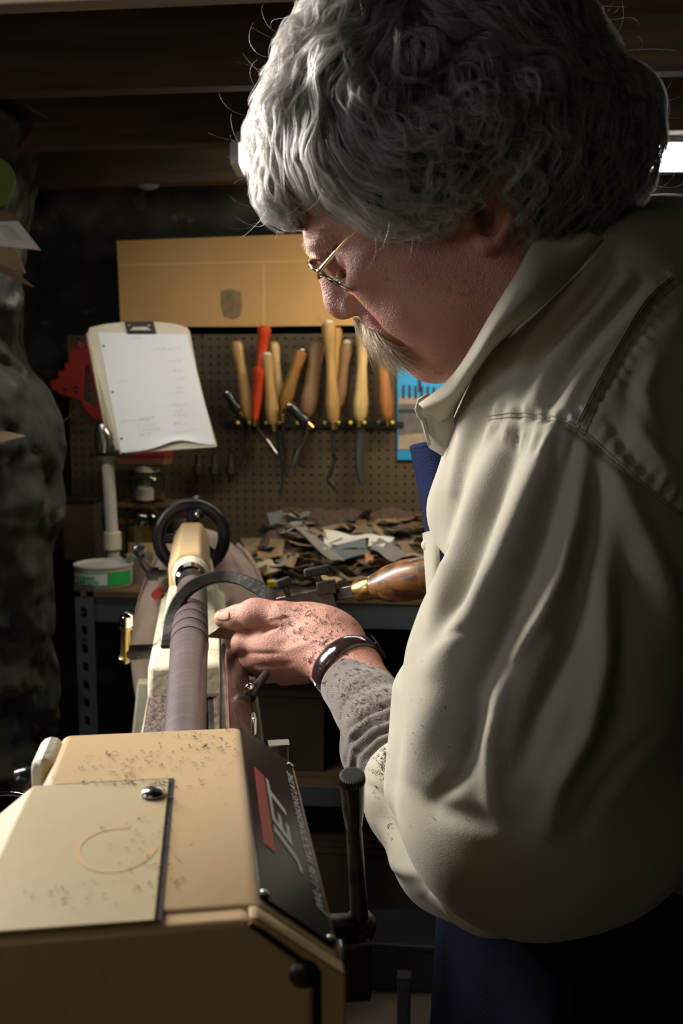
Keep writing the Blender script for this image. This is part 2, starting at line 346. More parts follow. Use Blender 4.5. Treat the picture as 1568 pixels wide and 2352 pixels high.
def tool(lbl, top, bot, r, mt, shape, blade=None, bw=3.0, y=YR, tip=None, bm='darksteel', cat='turning tool', name='turning_chisel'):
    a_ = Vector(wy(*top, y-.005)); b_ = Vector(wy(*bot, y+.0)); o = thing(name, lbl, cat, tuple(b_), group='turning tools hanging on the pegboard')
    R = r*y/F
    obj('handle', G().rev(a_, b_, [(q[0], q[1]*R) for q in HP[shape]], 16), WD[mt] if mt in WD else M[mt], o, world=True, auto=35)
    if tip: obj('butt_cap', G().ball(a_+(a_-b_).normalized()*.001, R*.75, 12, 8, (1, 1, .6)), M[tip], o, world=True, smooth=True)
    obj('ferrule', G().tube([b_, b_+(b_-a_).normalized()*.02], R*.62, 12), M['gold'], o, world=True, auto=40)
    if blade:
        P_ = [b_]+[Vector(wy(*q, y+.01)) for q in blade]
        obj('blade', G().tube(P_, [bw*y/F]*(len(P_)-1)+[bw*.8*y/F], 8, flat=.5, upv=(1, 0, 0)), M[bm], o, world=True, auto=40)
    return o
M['grey'] = mat('grey_blade', (.16, .18, .19), .35, .8)
tool('leftmost tan handled turning chisel on the pegboard rack', (543, 783), (573, 962), 15, 'tan', 'plain', [(571, 985), (566, 1030), (554, 1078)], 5)
tool('red lacquered turning tool handle with a bead, on the rack', (608, 748), (586, 962), 16, 'red', 'bead', [(592, 985), (612, 1012), (636, 1046)], 4.5, y=2.875, bm='steel')
tool('pale handled chisel just right of the red handle, behind another', (628, 785), (646, 955), 13, 'pale', 'plain', [(650, 1000), (652, 1090)], 4, y=2.93)
tool('short tan handled scraper in front of the pale chisel', (613, 815), (628, 975), 14, 'tan', 'plain', [(641, 1005), (648, 1060), (650, 1105), (644, 1142)], 4.5, y=2.87, tip='ivory')
tool('amber handled gouge leaning right, with a bright butt cap', (692, 805), (650, 935), 15, 'amber', 'plain', None, y=2.90, tip='steel')
tool('black handled tool with a chrome ball end leaning right', (664, 930), (706, 972), 13, 'black', 'plain', [(700, 1000), (683, 1040), (664, 1090)], 4.5, y=2.84, tip='chrome', bm='steel')
tool('brown wide handled turning tool left of the tallest handle', (729, 786), (706, 955), 19, 'brown', 'plain', [(698, 1000), (688, 1072)], 5, y=2.92)
tool('tallest tan handle with a white tip, hooked blade below', (754, 742), (766, 970), 17, 'tan', 'swell', [(765, 1010), (767, 1060), (757, 1092), (752, 1100), (763, 1114), (772, 1127)], 5, y=2.87, tip='ivory')
tool('tan handle half hidden behind the tallest handle', (774, 752), (762, 930), 13, 'tan', 'plain', None, y=2.93)
tool('brown handle leaning right behind the tallest handle', (798, 787), (774, 935), 15, 'brown', 'plain', None, y=2.93, tip='ivory')
tool('light yellow thick handle with a blue grey skew blade', (834, 758), (827, 965), 18, 'pine', 'swell', [(826, 1000), (824, 1040), (825, 1080), (832, 1112)], 10, bm='grey')
tool('rightmost orange brown handled tool beside the blue poster', (874, 786), (890, 962), 14, 'orange', 'plain', None)
tool('black handled tool with a small chrome end at the left end of the rack', (520, 902), (550, 945), 12, 'black', 'plain', [(556, 985), (556, 1040)], 4, tip='chrome')
for i, (px, n) in enumerate(((455, 'first'), (492, 'second'), (530, 'third'))):
    c = wy(px, 1075, 2.92); R = 11*2.92/F
    k = thing('drive_center', 'dark steel lathe center hanging on the pegboard, %s from the clipboard' % n, 'lathe center', tuple(c), group='dark steel centers hanging on the pegboard')
    obj('shank', G().rev((c[0], c[1], c[2]+.04), (c[0], c[1], c[2]-.04), [(0, R*.5), (.4, R*.8), (.42, R*1.2), (.7, R*1.15), (.72, R*.7), (1, R*.5)], 12), M['darksteel'], k, world=True, auto=40)
    obj('hook', G().tube([(c[0], YP, c[2]+.045), (c[0], c[1], c[2]+.045), (c[0], c[1]-.012, c[2]+.052)], .002, 6), M['steel'], k, world=True)
c = wy(467, 780, 2.95); k = thing('pegboard_hook', 'single bare steel hook on the pegboard right of the clipboard', 'hook', tuple(c))
obj('hook', G().tube([(c[0], YP, c[2]+.012), (c[0], YP-.02, c[2]+.012), (c[0], YP-.028, c[2]), (c[0], YP-.028, c[2]-.014), (c[0], YP-.04, c[2]-.02)], .0017, 6), M['steel'], k, world=True)

# poster / calendar with a pier
t = thing('poster', 'blue seaside calendar picture hung on the pegboard behind the chin', 'poster', tuple(wy(960, 1050, 2.95)))
MB_ = mat('poster_blue', (.03, .30, .62), .4); MBG = mat('poster_sand', (.42, .33, .24), .5, c2=(.30, .25, .20), scale=20); MD = mat('poster_dark', (.03, .035, .045), .5); MG = mat('poster_grey', (.10, .10, .10), .5, c2=(.16, .15, .13), scale=25)
obj('sheet', flat([(912, 775), (1120, 775), (1120, 1056), (912, 1056)], 2.950, .002), MB_, t, world=True)
obj('picture_ground', flat([(915, 922), (1117, 922), (1117, 1034), (915, 1034)], 2.9492, .0006), MG, t, world=True)
obj('picture_ground', flat([(915, 1000), (960, 996), (1117, 990), (1117, 1032), (915, 1032)], 2.9485, .0006), MBG, t, world=True, label='sandy ground in the picture')
obj('picture_ground', flat([(915, 912), (1117, 912), (1117, 926), (915, 928)], 2.9485, .0006), MBG, t, world=True, label='sandy ground in the picture')
for k in range(9):
    x = 923+k*14; obj('picture_post', flat([(x, 884+k), (x+6, 884+k), (x+6, 916), (x, 916)], 2.948, .0006), MD, t, world=True)
obj('picture_post', flat([(958, 800), (964, 800), (968, 900), (960, 900)], 2.948, .0006), MD, t, world=True)
obj('picture_horizon', flat([(915, 940), (1117, 938), (1117, 946), (915, 948)], 2.9478, .0006), MD, t, world=True)

# ---------------------------------------------------------------- bench: slotted angle steel with a board top
ZB = 0.925
e0 = wz(172, 1352, ZB); e1 = wz(985, 1378, ZB); YF = (e0[1]+e1[1])/2
bx0 = wy(168, 1352, YF)[0]; bx1 = 1.25; by1 = YP-.005
t = thing('workbench', 'steel angle workbench with a board top along the pegboard wall', 'workbench', ((bx0+bx1)/2, YF, 0))
obj('bench_top', G().box(((bx0+bx1)/2, (YF+by1)/2, ZB-.009), (bx1-bx0, by1-YF, .018)), M['wood'], t, world=True, bevel=.002)
zbm = wy(400, 1434, YF)[2]
obj('front_beam', G().box(((bx0+bx1)/2+.02, YF+.012, (ZB-.018+zbm)/2), (bx1-bx0-.03, .004, ZB-.018-zbm)).box(((bx0+bx1)/2, YF+.03, zbm+.002), (bx1-bx0-.03, .034, .004)), M['bluegrey'], t, world=True)
def slotted_leg(x, y, sx, sy):
    g = G(); Wd = .052; p = .047; n = int((ZB-.02)/p)
    def plate(o_, du, nn):
        o_ = Vector(o_); du = Vector(du); nn = Vector(nn); up_ = Vector((0, 0, 1))
        for j in range(n+1):
            zc = j*p+p/2; u0, u1 = Wd*.36, Wd*.64
            cell = [(0, -p/2), (Wd, -p/2), (Wd, p/2), (0, p/2)]; ho = [(u0, -.009), (u1, -.014), (u1, .009), (u0, .014)]
            ring = [(cell[0], cell[1], ho[1], ho[0]), (cell[1], cell[2], ho[2], ho[1]), (cell[2], cell[3], ho[3], ho[2]), (cell[3], cell[0], ho[0], ho[3])]
            for q in ring: g.prism([o_+du*a_+up_*(zc+b_) for a_, b_ in q], nn*.003)
    plate((x, y, 0), (sx, 0, 0), (0, sy, 0)); plate((x, y, 0), (0, sy, 0), (sx, 0, 0)); return g
for (x, y, sx, sy) in ((bx0, YF, 1, 1), (bx0, by1, 1, -1), (bx1, YF, -1, 1), (bx1, by1, -1, -1)):
    l = obj('slotted_leg', slotted_leg(x, y, sx, sy), M['bluegrey'], t, world=True)
    if y == YF:
        for zz in (.87, .80): obj('bolt', G().tube([(x+sx*.026, y-.006, zz), (x+sx*.026, y+.004, zz)], .006, 6), M['steel'], l, world=True)
zsh = 0.42
obj('lower_shelf', G().box(((bx0+bx1)/2, (YF+by1)/2+.01, zsh), (bx1-bx0-.02, by1-YF-.03, .018)), M['wood'], t, world=True)
obj('shelf_beam', G().box(((bx0+bx1)/2, YF+.008, zsh-.01), (bx1-bx0-.02, .004, .05)), M['bluegrey'], t, world=True)
# things on the lower shelf, dim
MBX = mat('brown_storage_box', (.09, .06, .035), .8, c2=(.06, .04, .025), scale=5); MDB = mat('dark_toolbox', (.02, .02, .022), .5)
def boxthing(name, lbl, cat, c, s, m, lid=None, rz=0, group=None):
    o = thing(name, lbl, cat, (c[0], c[1], c[2]), rz, group)
    obj('box_body', G().box((0, 0, s[2]/2), s), m, o, bevel=.004)
    obj('lid', G().box((0, 0, s[2]+.008), (s[0]*1.04, s[1]*1.04, .016)), lid or m, o, bevel=.003)
    return o
boxthing('storage_box', 'brown storage box on the lower shelf under the bench', 'box', (bx0+.45, YF+.25, zsh+.009), (.34, .26, .2), MBX)
boxthing('toolbox', 'black toolbox on the lower shelf under the bench', 'toolbox', (bx0+.95, YF+.25, zsh+.009), (.42, .24, .19), MDB)
boxthing('storage_box', 'long brown box standing on the floor under the bench', 'box', (bx0+.72, YF+.2, 0), (.5, .3, .24), MBX)

# ---------------------------------------------------------------- on the bench, left
def onb(px, py): return wz(px, py, ZB)
c = onb(238, 1352); sc_t = c[1]/F
c = Vector((wy(238, 1350, YF+.07)[0], YF+.075, ZB)); R = .074; Hh = .058
t = thing('compound_tub', 'white plastic tub with a green band at the left end of the bench', 'tub', tuple(c))
obj('tub_body', G().revz(c, [(0, R*.93), (.004, R*.97), (Hh-.006, R), (Hh-.004, R*1.03), (Hh, R*1.03), (Hh, R*.98), (Hh-.006, R*.95)], 48), M['pipe'], t, world=True, auto=30)
g = G(); g2 = G()
def arc_band(g, a0, a1, z0, z1, r, n=20):
    g.grid([[(c.x+r*math.cos(a0+(a1-a0)*k/n), c.y+r*math.sin(a0+(a1-a0)*k/n), z) for k in range(n+1)] for z in (z0, z1)])
arc_band(g, -2.95, -.1, c.z+.010, c.z+.044, R*1.004, 30); obj('green_band', g, M['green'], t, world=True, smooth=True)
arc_band(g2, -2.62, -1.12, c.z+.013, c.z+.041, R*1.010, 20); obj('label_patch', g2, M['white'], t, world=True, smooth=True)
def wrap(g, zc, a_c, r):
    g.v = [(c.x+(r+p[2])*math.cos(a_c+p[0]/r), c.y+(r+p[2])*math.sin(a_c+p[0]/r), zc+p[1]) for p in g.v]; return g
obj('printed_word', wrap(text_mesh('POLISHING', .0115, .1, .0004, bold=.0004), c.z+.027, -2.30, R*1.014), M['green'], t, world=True)
obj('printed_word', wrap(text_mesh('COMPOUND', .0115, .1, .0004, bold=.0004), c.z+.0165, -2.30, R*1.014), M['green'], t, world=True)
obj('printed_mark', wrap(text_mesh('R', .017, 0, .0004, bold=.0008), c.z+.020, -2.56, R*1.014), M['red'], t, world=True)
obj('polishing_paste', G().revz(c+Vector((0, 0, Hh-.016)), [(0, R*.94), (.006, R*.9), (.009, R*.5), (.008, 0)], 32), mat('cream_paste', (.70, .62, .48), .7, c2=(.45, .30, .15), scale=18, bump=.6), t, world=True, smooth=True)
# plastic cup beside it
c2 = Vector((wy(322, 1345, YF+.13)[0], YF+.13, ZB))
t = thing('plastic_cup', 'small cloudy plastic cup just right of the green banded tub', 'cup', tuple(c2))
M['cloudy'] = mat('cloudy_plastic', (.40, .38, .32), .3, trans=.35)
obj('cup_wall', G().revz(c2, [(0, .026), (.07, .034), (.073, .036), (.073, .033), (.004, .024)], 24), M['cloudy'], t, world=True, auto=40)
# copy stand: white pipe post, clipboard
pb = Vector((wy(262, 1300, YF+.2)[0], YF+.20, ZB)); pt = Vector(wy(247, 1045, YF+.17))
t = thing('clipboard_stand', 'white plastic pipe post standing on the bench holding the clipboard', 'stand', tuple(pb))
obj('post', G().tube([pb, pb.lerp(pt, .5), pt+Vector((0, 0, .01))], [.0175, .0165, .0165], 20), M['pipe'], t, world=True, auto=40)
obj('foot', G().revz(pb, [(0, .05), (.008, .05), (.02, .026), (.05, .022)], 24), M['pipe'], t, world=True, auto=40)
m_ = pb.lerp(pt, .22); obj('coupling', G().tube([m_, m_+Vector((0, 0, .05))], .0235, 20), M['ivory'], t, world=True, auto=40, bevel=.003)
obj('wrapped_tape', G().tube([pt-Vector((0, 0, .012)), pt+Vector((0, 0, .016))], .0235, 20), M['ivory'], t, world=True, auto=40)
q = Vector(wy(238, 1000, YF+.15)); obj('clamp', G().tube([q+Vector((0, 0, -.045)), q, q+Vector((-.004, -.005, .03))], [.022, .026, .012], 14), M['steel'], t, world=True, auto=40)
obj('clamp_base', G().box(q+Vector((.012, .01, -.045)), (.095, .05, .016)), M['blackmatt'], t, world=True, bevel=.003)
# clipboard itself (tilted board, facing the lathe)
yc = YF+.135
def cb(px, py, dy=0.0):      # board leans back: plane through bottom edge, sloping away upward, turned a little to the right
    # plane: y = yc + .22*(z-zb) + .25*(x-xb)
    r_ = ray(px, py); zb_ = wy(278, 1040, yc)[2]; xb_ = wy(278, 1040, yc)[0]
    tt = (yc+dy-.22*(zb_-H)-.20*xb_)/(r_[1]-.22*r_[2]-.20*r_[0]); return CP+r_*tt
t = thing('clipboard', 'ivory clipboard with a sheet of notes on the white post', 'clipboard', tuple(cb(380, 1040)))
outl = [(205, 752), (245, 743), (290, 739), (360, 739), (400, 743), (430, 752), (436, 762), (452, 850), (470, 925), (498, 1022), (496, 1027), (275, 1043), (262, 1000), (205, 800), (201, 765)]
nrm = np.array([-.20, 1, -.22]); nrm /= np.linalg.norm(nrm)
obj('board', G().prism([cb(*p) for p in outl], nrm*.006), M['ivory'], t, world=True, bevel=.0015)
for k_ in (1, 2):
    o_ = nrm*.009*k_; off = (-3.5*k_, 0); obj('under_board', G().prism([cb(p[0]-4*k_, p[1]+2)+nrm*.006*k_+nrm*.002 for p in ((203, 760), (420, 752), (470, 960), (450, 1020), (274, 1036), (236, 930))], nrm*.004), M['ivory'], t, world=True, bevel=.001)
obj('rail', G().tube([cb(208, 800)+nrm*-.003, cb(243, 985)+nrm*-.003], .004, 8), M['ivory'], t, world=True, smooth=True)
k = obj('clip', G().prism([cb(286, 740)-nrm*.006, cb(352, 739)-nrm*.006, cb(360, 768)-nrm*.004, cb(292, 768)-nrm*.004], nrm*.008), M['blackmatt'], t, world=True, bevel=.002)
obj('clip_lever', G().prism([cb(298, 762)-nrm*.012, cb(308, 753)-nrm*.014, cb(338, 753)-nrm*.014, cb(350, 762)-nrm*.012], nrm*.005), M['steel'], k, world=True, bevel=.001)
for px in (297, 342): obj('rivet', G().ball(cb(px, 750)-nrm*.008, .005, 10, 6), M['gold'], k, world=True, smooth=True)
# paper: gently curled sheet
t2 = thing('note_sheet', 'white sheet of handwritten notes held on the clipboard', 'paper', tuple(cb(380, 1036)))
rows = []
for j in range(25):
    v_ = j/24; r = []
    for i in range(25):
        u = i/24; l = np.array((223+(276-223)*v_+2, 763+(1040-763)*v_)); rr = np.array((430+(494-430)*v_, 769+(1022-769)*v_))
        p = l*(1-u)+rr*u; curl = .016*max(0, (v_-.93)/.07)*math.exp(-((u-.55)/.3)**2) if v_ > .93 else 0
        y_ = p[1]-(16*math.exp(-((u-.62)/.22)**2)*(v_**14)); r.append(cb(p[0], y_)-nrm*(.0015+.006*math.exp(-v_*9)*0+curl*.6+.0015*math.sin(u*6)*v_))
    rows.append(r)
obj('sheet', G().grid(rows), M['paper'], t2, world=True, smooth=True)
for px, py in ((238, 795), (259, 901), (279, 1008)): obj('punched_hole', G().tube([cb(px, py)-nrm*.0030, cb(px, py)-nrm*.0024], .0030, 10), M['blackmatt'], t2, world=True)
g = G()
def scribble(x0, y0, n, w=6, s=.0005):
    x = x0
    for k in range(n):
        pts = [cb(x+random.uniform(0, w), y0+random.uniform(-3, 3)-.06*(x-x0))-nrm*.0040 for _ in range(4)]; g.tube(pts, s, 4); x += w*1.2
random.seed(5)
for (x, y, n) in ((296, 778, 4), (350, 803, 9), (388, 830, 4), (398, 851, 3), (400, 869, 4), (405, 892, 3), (388, 903, 5), (268, 876, 4), (392, 930, 6), (402, 943, 3), (398, 954, 5), (278, 968, 9), (320, 962, 5), (318, 978, 6), (316, 988, 7), (318, 998, 4), (400, 973, 4), (432, 988, 3), (404, 993, 3)):
    scribble(x, y, n)
obj('handwriting', g, M['pencil'], t2, world=True, kind='stuff')
# red featherboard hanging left of the clipboard
def frb(px, py): return wy(px, py, 2.90)
prof = [(168, 790), (205, 780), (222, 800), (232, 960), (216, 962), (205, 953), (196, 945), (188, 936), (178, 925), (160, 910), (150, 903), (140, 897), (128, 896), (129, 884), (117, 893), (116, 876), (131, 872), (130, 858), (136, 852), (148, 849), (146, 836), (158, 831), (154, 800)]
prof = [(168, 788), (204, 782), (212, 800), (222, 870), (236, 962), (216, 962), (132, 904), (128, 897), (118, 896), (115, 874), (134, 870), (132, 852), (149, 850), (147, 834), (158, 832), (158, 806)]
t = thing('featherboard', 'red plastic toothed featherboard hanging at the left edge of the pegboard', 'featherboard', tuple(frb(180, 960)))
obj('body', G().prism([frb(*p) for p in prof[:3]+[(206, 838), (193, 838), (188, 920)]+prof[6:]], (0, .014, 0)), M['redpl'], t, world=True, bevel=.002)
obj('rim_arm', G().prism([frb(*p) for p in [(206, 800), (214, 800), (240, 962), (216, 964), (188, 935), (188, 918), (212, 935), (222, 930), (204, 838)]], (0, .012, 0)), M['redpl'], t, world=True, bevel=.002)
for k_, (px, py) in enumerate(((150, 895), (176, 900), (175, 890))): obj('molded_mark', G().box(frb(px, py)+np.array((0, -.001, 0)), (.012, .002, .005)), M['blackmatt'], t, world=True)
obj('hook', G().tube([frb(176, 776), frb(182, 782)+np.array((0, -.01, 0)), frb(190, 800)+np.array((0, -.012, 0))], .003, 8), M['steel'], t, world=True)
# jug of amber finish, white cap
cj = Vector((wy(336, 1280, YF+.30)[0], YF+.30, ZB))
t = thing('glass_jug', 'large clear glass jug of amber liquid with a label, behind the clipboard post', 'jug', tuple(cj))
Rj = 48*cj.y/F; Hj = (1282-1085)*cj.y/F
obj('glass', G().revz(cj, [(0, Rj*.92), (.006, Rj), (Hj*.62, Rj), (Hj*.72, Rj*.85), (Hj*.80, Rj*.42), (Hj*.88, Rj*.36), (Hj*.88, Rj*.32), (Hj*.8, Rj*.38), (Hj*.72, Rj*.8), (Hj*.62, Rj*.95), (.01, Rj*.95)], 32), M['glass'], t, world=True, smooth=True)
obj('liquid', G().revz(cj+Vector((0, 0, .012)), [(0, Rj*.93), (Hj*.46, Rj*.93), (Hj*.46, 0)], 32), M['oil'], t, world=True, auto=40)
obj('white_cap', G().revz(cj+Vector((0, 0, Hj*.86)), [(0, Rj*.44), (.03, Rj*.44), (.034, Rj*.36)], 24), M['pipe'], t, world=True, auto=40)
lb = G(); a0 = -2.3
lb.grid([[(cj.x+Rj*1.01*math.cos(a0+1.5*k/12), cj.y+Rj*1.01*math.sin(a0+1.5*k/12), cj.z+z_) for k in range(13)] for z_ in (.02, .085)]); obj('label', lb, mat('orange_label', (.50, .27, .05), .6, c2=(.30, .28, .20), scale=12), t, world=True, smooth=True)
# bottle with white cap on a small shelf block behind + red box on it
cb2 = Vector((wy(336, 1110, 2.86)[0], 2.87, wy(336, 1150, 2.86)[2]))
sh = thing('wall_shelf', 'little dim wooden wall shelf behind the clipboard post', 'shelf', (cb2.x, YP, cb2.z-.02))
obj('board', G().box((cb2.x+.005, YP-.07, cb2.z-.01), (.17, .14, .012)), M['wood'], sh, world=True)
for dx in (-.07, .07): obj('bracket', G().prism([(cb2.x+dx, YP-.001, cb2.z-.016), (cb2.x+dx, YP-.1, cb2.z-.016), (cb2.x+dx, YP-.001, cb2.z-.09)], (.006, 0, 0)), M['darksteel'], sh, world=True)
t = thing('glass_jar', 'clear glass jar with a broad white lid on the small wall shelf', 'jar', tuple(cb2))
zc = cb2.z-.004
obj('glass', G().revz((cb2.x, cb2.y, zc), [(0, .05), (.075, .052), (.09, .036), (.092, .034), (.075, .048), (.004, .046)], 28), M['glass'], t, world=True, smooth=True)
obj('lid', G().revz((cb2.x, cb2.y, zc+.09), [(0, .037), (.018, .037), (.02, .034)], 28), M['pipe'], t, world=True, auto=40)
obj('green_label', G().box((cb2.x, cb2.y-.052, zc+.045), (.022, .002, .018)), M['green'], t, world=True)
t = boxthing('red_box', 'flat red and brown carton lying on the jar just under the clipboard', 'box', (cb2.x-.005, cb2.y, zc+.111), (.145, .08, .022), mat('brown_carton', (.22, .10, .05), .7), M['redpl'])
# dim jars and boxes at the left end
t = boxthing('dark_carton', 'tall dim brown carton standing at the back left of the bench', 'carton', (wy(200, 1280, 2.85)[0], 2.85, ZB), (.10, .12, .17), MBX, MDB)
t = boxthing('dark_carton', 'low dim carton between the post and the jug', 'carton', (wy(292, 1290, 2.88)[0]-.0, 2.90, ZB), (.05, .08, .10), MBX, mat('carton_orange', (.30, .14, .03), .7))
cj2 = Vector((wy(415, 1250, 2.85)[0], 2.85, ZB)); t = thing('tin_can', 'dull grey brown tin can behind the black handwheel', 'can', tuple(cj2))
obj('can_body', G().revz(cj2, [(0, .037), (.003, .039), (.125, .039), (.127, .037)], 24), mat('dull_tin', (.16, .13, .10), .5, .4), t, world=True, auto=40)
obj('can_lid', G().revz(cj2+Vector((0, 0, .127)), [(0, .035), (.004, .036), (.006, .02)], 24), M['darksteel'], t, world=True, auto=40)

# ---------------------------------------------------------------- scraps of sandpaper and veneer heaped on the bench
random.seed(11)
SC = [mat('scrap_%s' % n_, c_, .85, c2=tuple(k*.75 for k in c_), scale=14, bump=.2) for n_, c_ in dict(tan=(.34, .23, .13), grey=(.20, .20, .19), brown=(.14, .085, .05), rust=(.20, .09, .05), pale=(.42, .36, .26), charcoal=(.045, .045, .05), sand=(.28, .20, .12), blue=(.13, .15, .17)).items()]
def scrap(c, w_, l_, yaw, pitch, roll, m, bend, lbl, grp=None, name='sandpaper_scrap', cat='scrap', pts=None, thick=.0012):
    R_ = Matrix.Rotation(yaw, 3, 'Z') @ Matrix.Rotation(pitch, 3, 'X') @ Matrix.Rotation(roll, 3, 'Y')
    jit = [random.uniform(-.12, .12) for _ in range(4)]; rows = []
    for j in range(5):
        v_ = j/4-.5; rows.append([Vector(c)+R_ @ Vector(((i/4-.5)*w_*(1+jit[0]*v_), v_*l_*(1+jit[1]*(i/4-.5)), bend*((i/4-.5)**2*4+jit[2]*v_)*w_)) for i in range(5)])
    return obj(name, G().grid(rows, thick), m, smooth=False, auto=50, label=lbl, cat=cat, group=grp)
def heapz(x, y):
    i = (x-HX0)/(HX1-HX0)*40; j = (y-YF-.03)/(2.93-YF-.03)*18; e = min(1, max(0, i/5), max(0, (40-i)/5))*min(1, max(0, j/4)); return ZB+.002+(.012+.115*max(0, (y-YF-.05))/.43)*e
def heap_hit(px, py, up_=.016):
    r = ray(px, py); t = 1.5
    for _ in range(1200):
        q = CP+r*t
        if q[1] > 2.93 or q[2] < heapz(q[0], q[1])+up_: break
        t += .0015
    return Vector(q)
HX0 = wy(548, 1300, 2.72)[0]; HX1 = wy(1060, 1300, 2.72)[0]
# body of the heap
rows = []
for j in range(19):
    r = []
    for i in range(41):
        x = HX0+(HX1-HX0)*i/40; y = YF+.03+(2.93-YF-.03)*j/18
        e = min(1, i/5, (40-i)/5)*min(1, j/4)
        z = ZB+.002+(.012+.115*max(0, (y-YF-.05))/.43)*e+.014*noise.noise(Vector((x*18, y*18, 0)))*e
        r.append((x, y, z))
    rows.append(r)
obj('scrap_heap', G().grid(rows), mat('heap_dark', (.06, .04, .028), .95, c2=(.12, .08, .05), scale=60, bump=1), smooth=True, label='brown litter of fine scraps heaped under the larger pieces on the bench', cat='litter', kind='stuff')
names = ['tan', 'grey', 'brown', 'rust', 'pale', 'charcoal', 'sand', 'blue']
for k in range(150):
    u = random.random(); v_ = random.random()
    x = HX0+.02+(HX1-HX0-.05)*u; y = YF+.04+(.42)*v_; z = ZB+.02+.115*max(0, (y-YF-.05))/.43*min(1, min(u, 1-u)*9)+random.uniform(.0, .016)
    mi = random.choice([0, 0, 1, 2, 2, 3, 4, 4, 5, 6, 6, 6, 7, 0, 1])
    scrap((x, y, z), random.uniform(.022, .06), random.uniform(.03, .085), random.uniform(0, 6.3), random.uniform(-.1, .75), random.uniform(-.4, .4), SC[mi], random.uniform(-.12, .12),
          'small %s sandpaper scrap at the %s %s of the scrap heap' % (names[mi], 'back' if v_ > .5 else 'front', ['far left', 'left', 'middle', 'right', 'far right'][min(4, int(u*5))]), 'scraps of %s sandpaper heaped on the bench' % names[mi])
def big(lbl, px4, y, m, name='paper_scrap', cat='scrap', up=.030):
    P_ = [heap_hit(p[0], p[1], up) for p in px4]; rows = []
    for j in range(7):
        v_ = j/6; rows.append([P_[0].lerp(P_[1], i/6).lerp(P_[3].lerp(P_[2], i/6), v_)+Vector((0, -.006*math.sin(i/6*math.pi), .004*math.sin(i/6*3.1+j))) for i in range(7)])
    return obj(name, G().grid(rows, .0015), m, auto=50, label=lbl, cat=cat)
WP = mat('white_scrap_paper', (.72, .70, .66), .8)
big('large pale grey green sheet lying at the back left of the scrap heap', [(572, 1228), (640, 1200), (700, 1198), (662, 1222)], 2.86, mat('greygreen', (.34, .34, .26), .8))
big('square tan piece of sandpaper at the left of the heap', [(550, 1238, 2.82), (652, 1240, 2.82), (650, 1278, 2.74), (580, 1292, 2.74)], 2.8, mat('tansheet', (.36, .25, .14), .85, c2=(.27, .18, .1), scale=15))
big('long grey strip slanting down across the middle of the scrap heap', [(662, 1202, 2.83), (692, 1200, 2.83), (790, 1290, 2.68), (762, 1288, 2.68)], 2.8, mat('greystrip', (.27, .26, .22), .8))
big('bright white crumpled paper at the top of the scrap heap', [(745, 1218, 2.84), (790, 1226, 2.85), (868, 1232, 2.83), (742, 1262, 2.76)], 2.8, WP)
big('white paper tip right of the crumpled white paper', [(848, 1232, 2.84), (905, 1236, 2.84), (880, 1258, 2.78), (845, 1255, 2.78)], 2.8, WP)
big('blue grey square of abrasive paper in the middle of the heap', [(758, 1258, 2.76), (838, 1240, 2.76), (846, 1274, 2.68), (778, 1290, 2.68)], 2.8, mat('bluegreysheet', (.15, .17, .19), .8))
big('grey folded sheet with a pale edge at the right of the heap', [(850, 1262, 2.78), (880, 1228, 2.80), (935, 1280, 2.70), (905, 1290, 2.68)], 2.8, mat('greyfold', (.17, .16, .16), .8, c2=(.26, .24, .22), scale=10))
big('dark grey triangular sheet leaning at the back of the heap', [(805, 1228), (838, 1202), (858, 1205), (872, 1228)], 2.88, mat('dk', (.16, .14, .10), .85))
big('pale cream scrap at the front left of the heap', [(586, 1296, 2.68), (622, 1284, 2.68), (650, 1312, 2.60), (605, 1322, 2.60)], 2.8, mat('cr', (.50, .41, .27), .85))
big('thin tan sheet standing in the heap left of centre', [(652, 1302, 2.64), (668, 1276, 2.66), (686, 1276, 2.66), (672, 1312, 2.60)], 2.8, mat('tn2', (.30, .22, .14), .85))
big('pale orange scrap right of the blue grey square', [(838, 1278, 2.66), (848, 1268, 2.66), (858, 1288, 2.63), (840, 1294, 2.63)], 2.8, mat('orr', (.50, .25, .12), .85))
big('pale sandy scrap beside the clamp knob at the front of the heap', [(722, 1326, 2.55), (740, 1318, 2.56), (786, 1334, 2.52), (768, 1342, 2.50)], 2.8, mat('snd', (.50, .40, .22), .85))
cy = Vector(wz(624, 1346, ZB+.03)); t = obj('bottle_cap', G().revz(cy, [(0, .012), (.012, .012), (.014, .009)], 16), M['yellow'], auto=40, label='small yellow cap on the bench behind the black hook', cat='cap')

# ---------------------------------------------------------------- left: papers and green disc pinned to the pier
def hang(lbl, name, cat, pts, y, m, th=.003, bend=0.0, part=None):
    P_ = [Vector(wy(px, py, y)) for px, py in pts]; rows = []
    for j in range(9):
        rows.append([P_[0].lerp(P_[1], i/8).lerp(P_[3].lerp(P_[2], i/8), j/8)+Vector((0, bend*math.sin(math.pi*i/8), 0)) for i in range(9)])
    return obj(name, G().grid(rows, th), m, smooth=False, auto=50, label=lbl, cat=cat)
cg = Vector(wy(-22, 420, 1.85)); t = thing('green_disc', 'dull green round disc hanging at the upper left edge', 'disc', tuple(cg))
obj('disc', G().revz(cg, [(0, .047), (.004, .05), (.008, .047)], 40, axis=(.1, -1, .1)), M['greenpl'], t, world=True, auto=40)
obj('string', G().tube([cg+Vector((0, 0, .04)), (cg.x, cg.y, ZC)], .0012, 5), M['darksteel'], t, world=True)
tp = hang('printed white sheet pinned at the left edge above a cardboard piece', 'printed_sheet', 'paper', [(-90, 520), (42, 508), (94, 575), (-60, 562)], 1.85, M['paper'], .001, -.012)
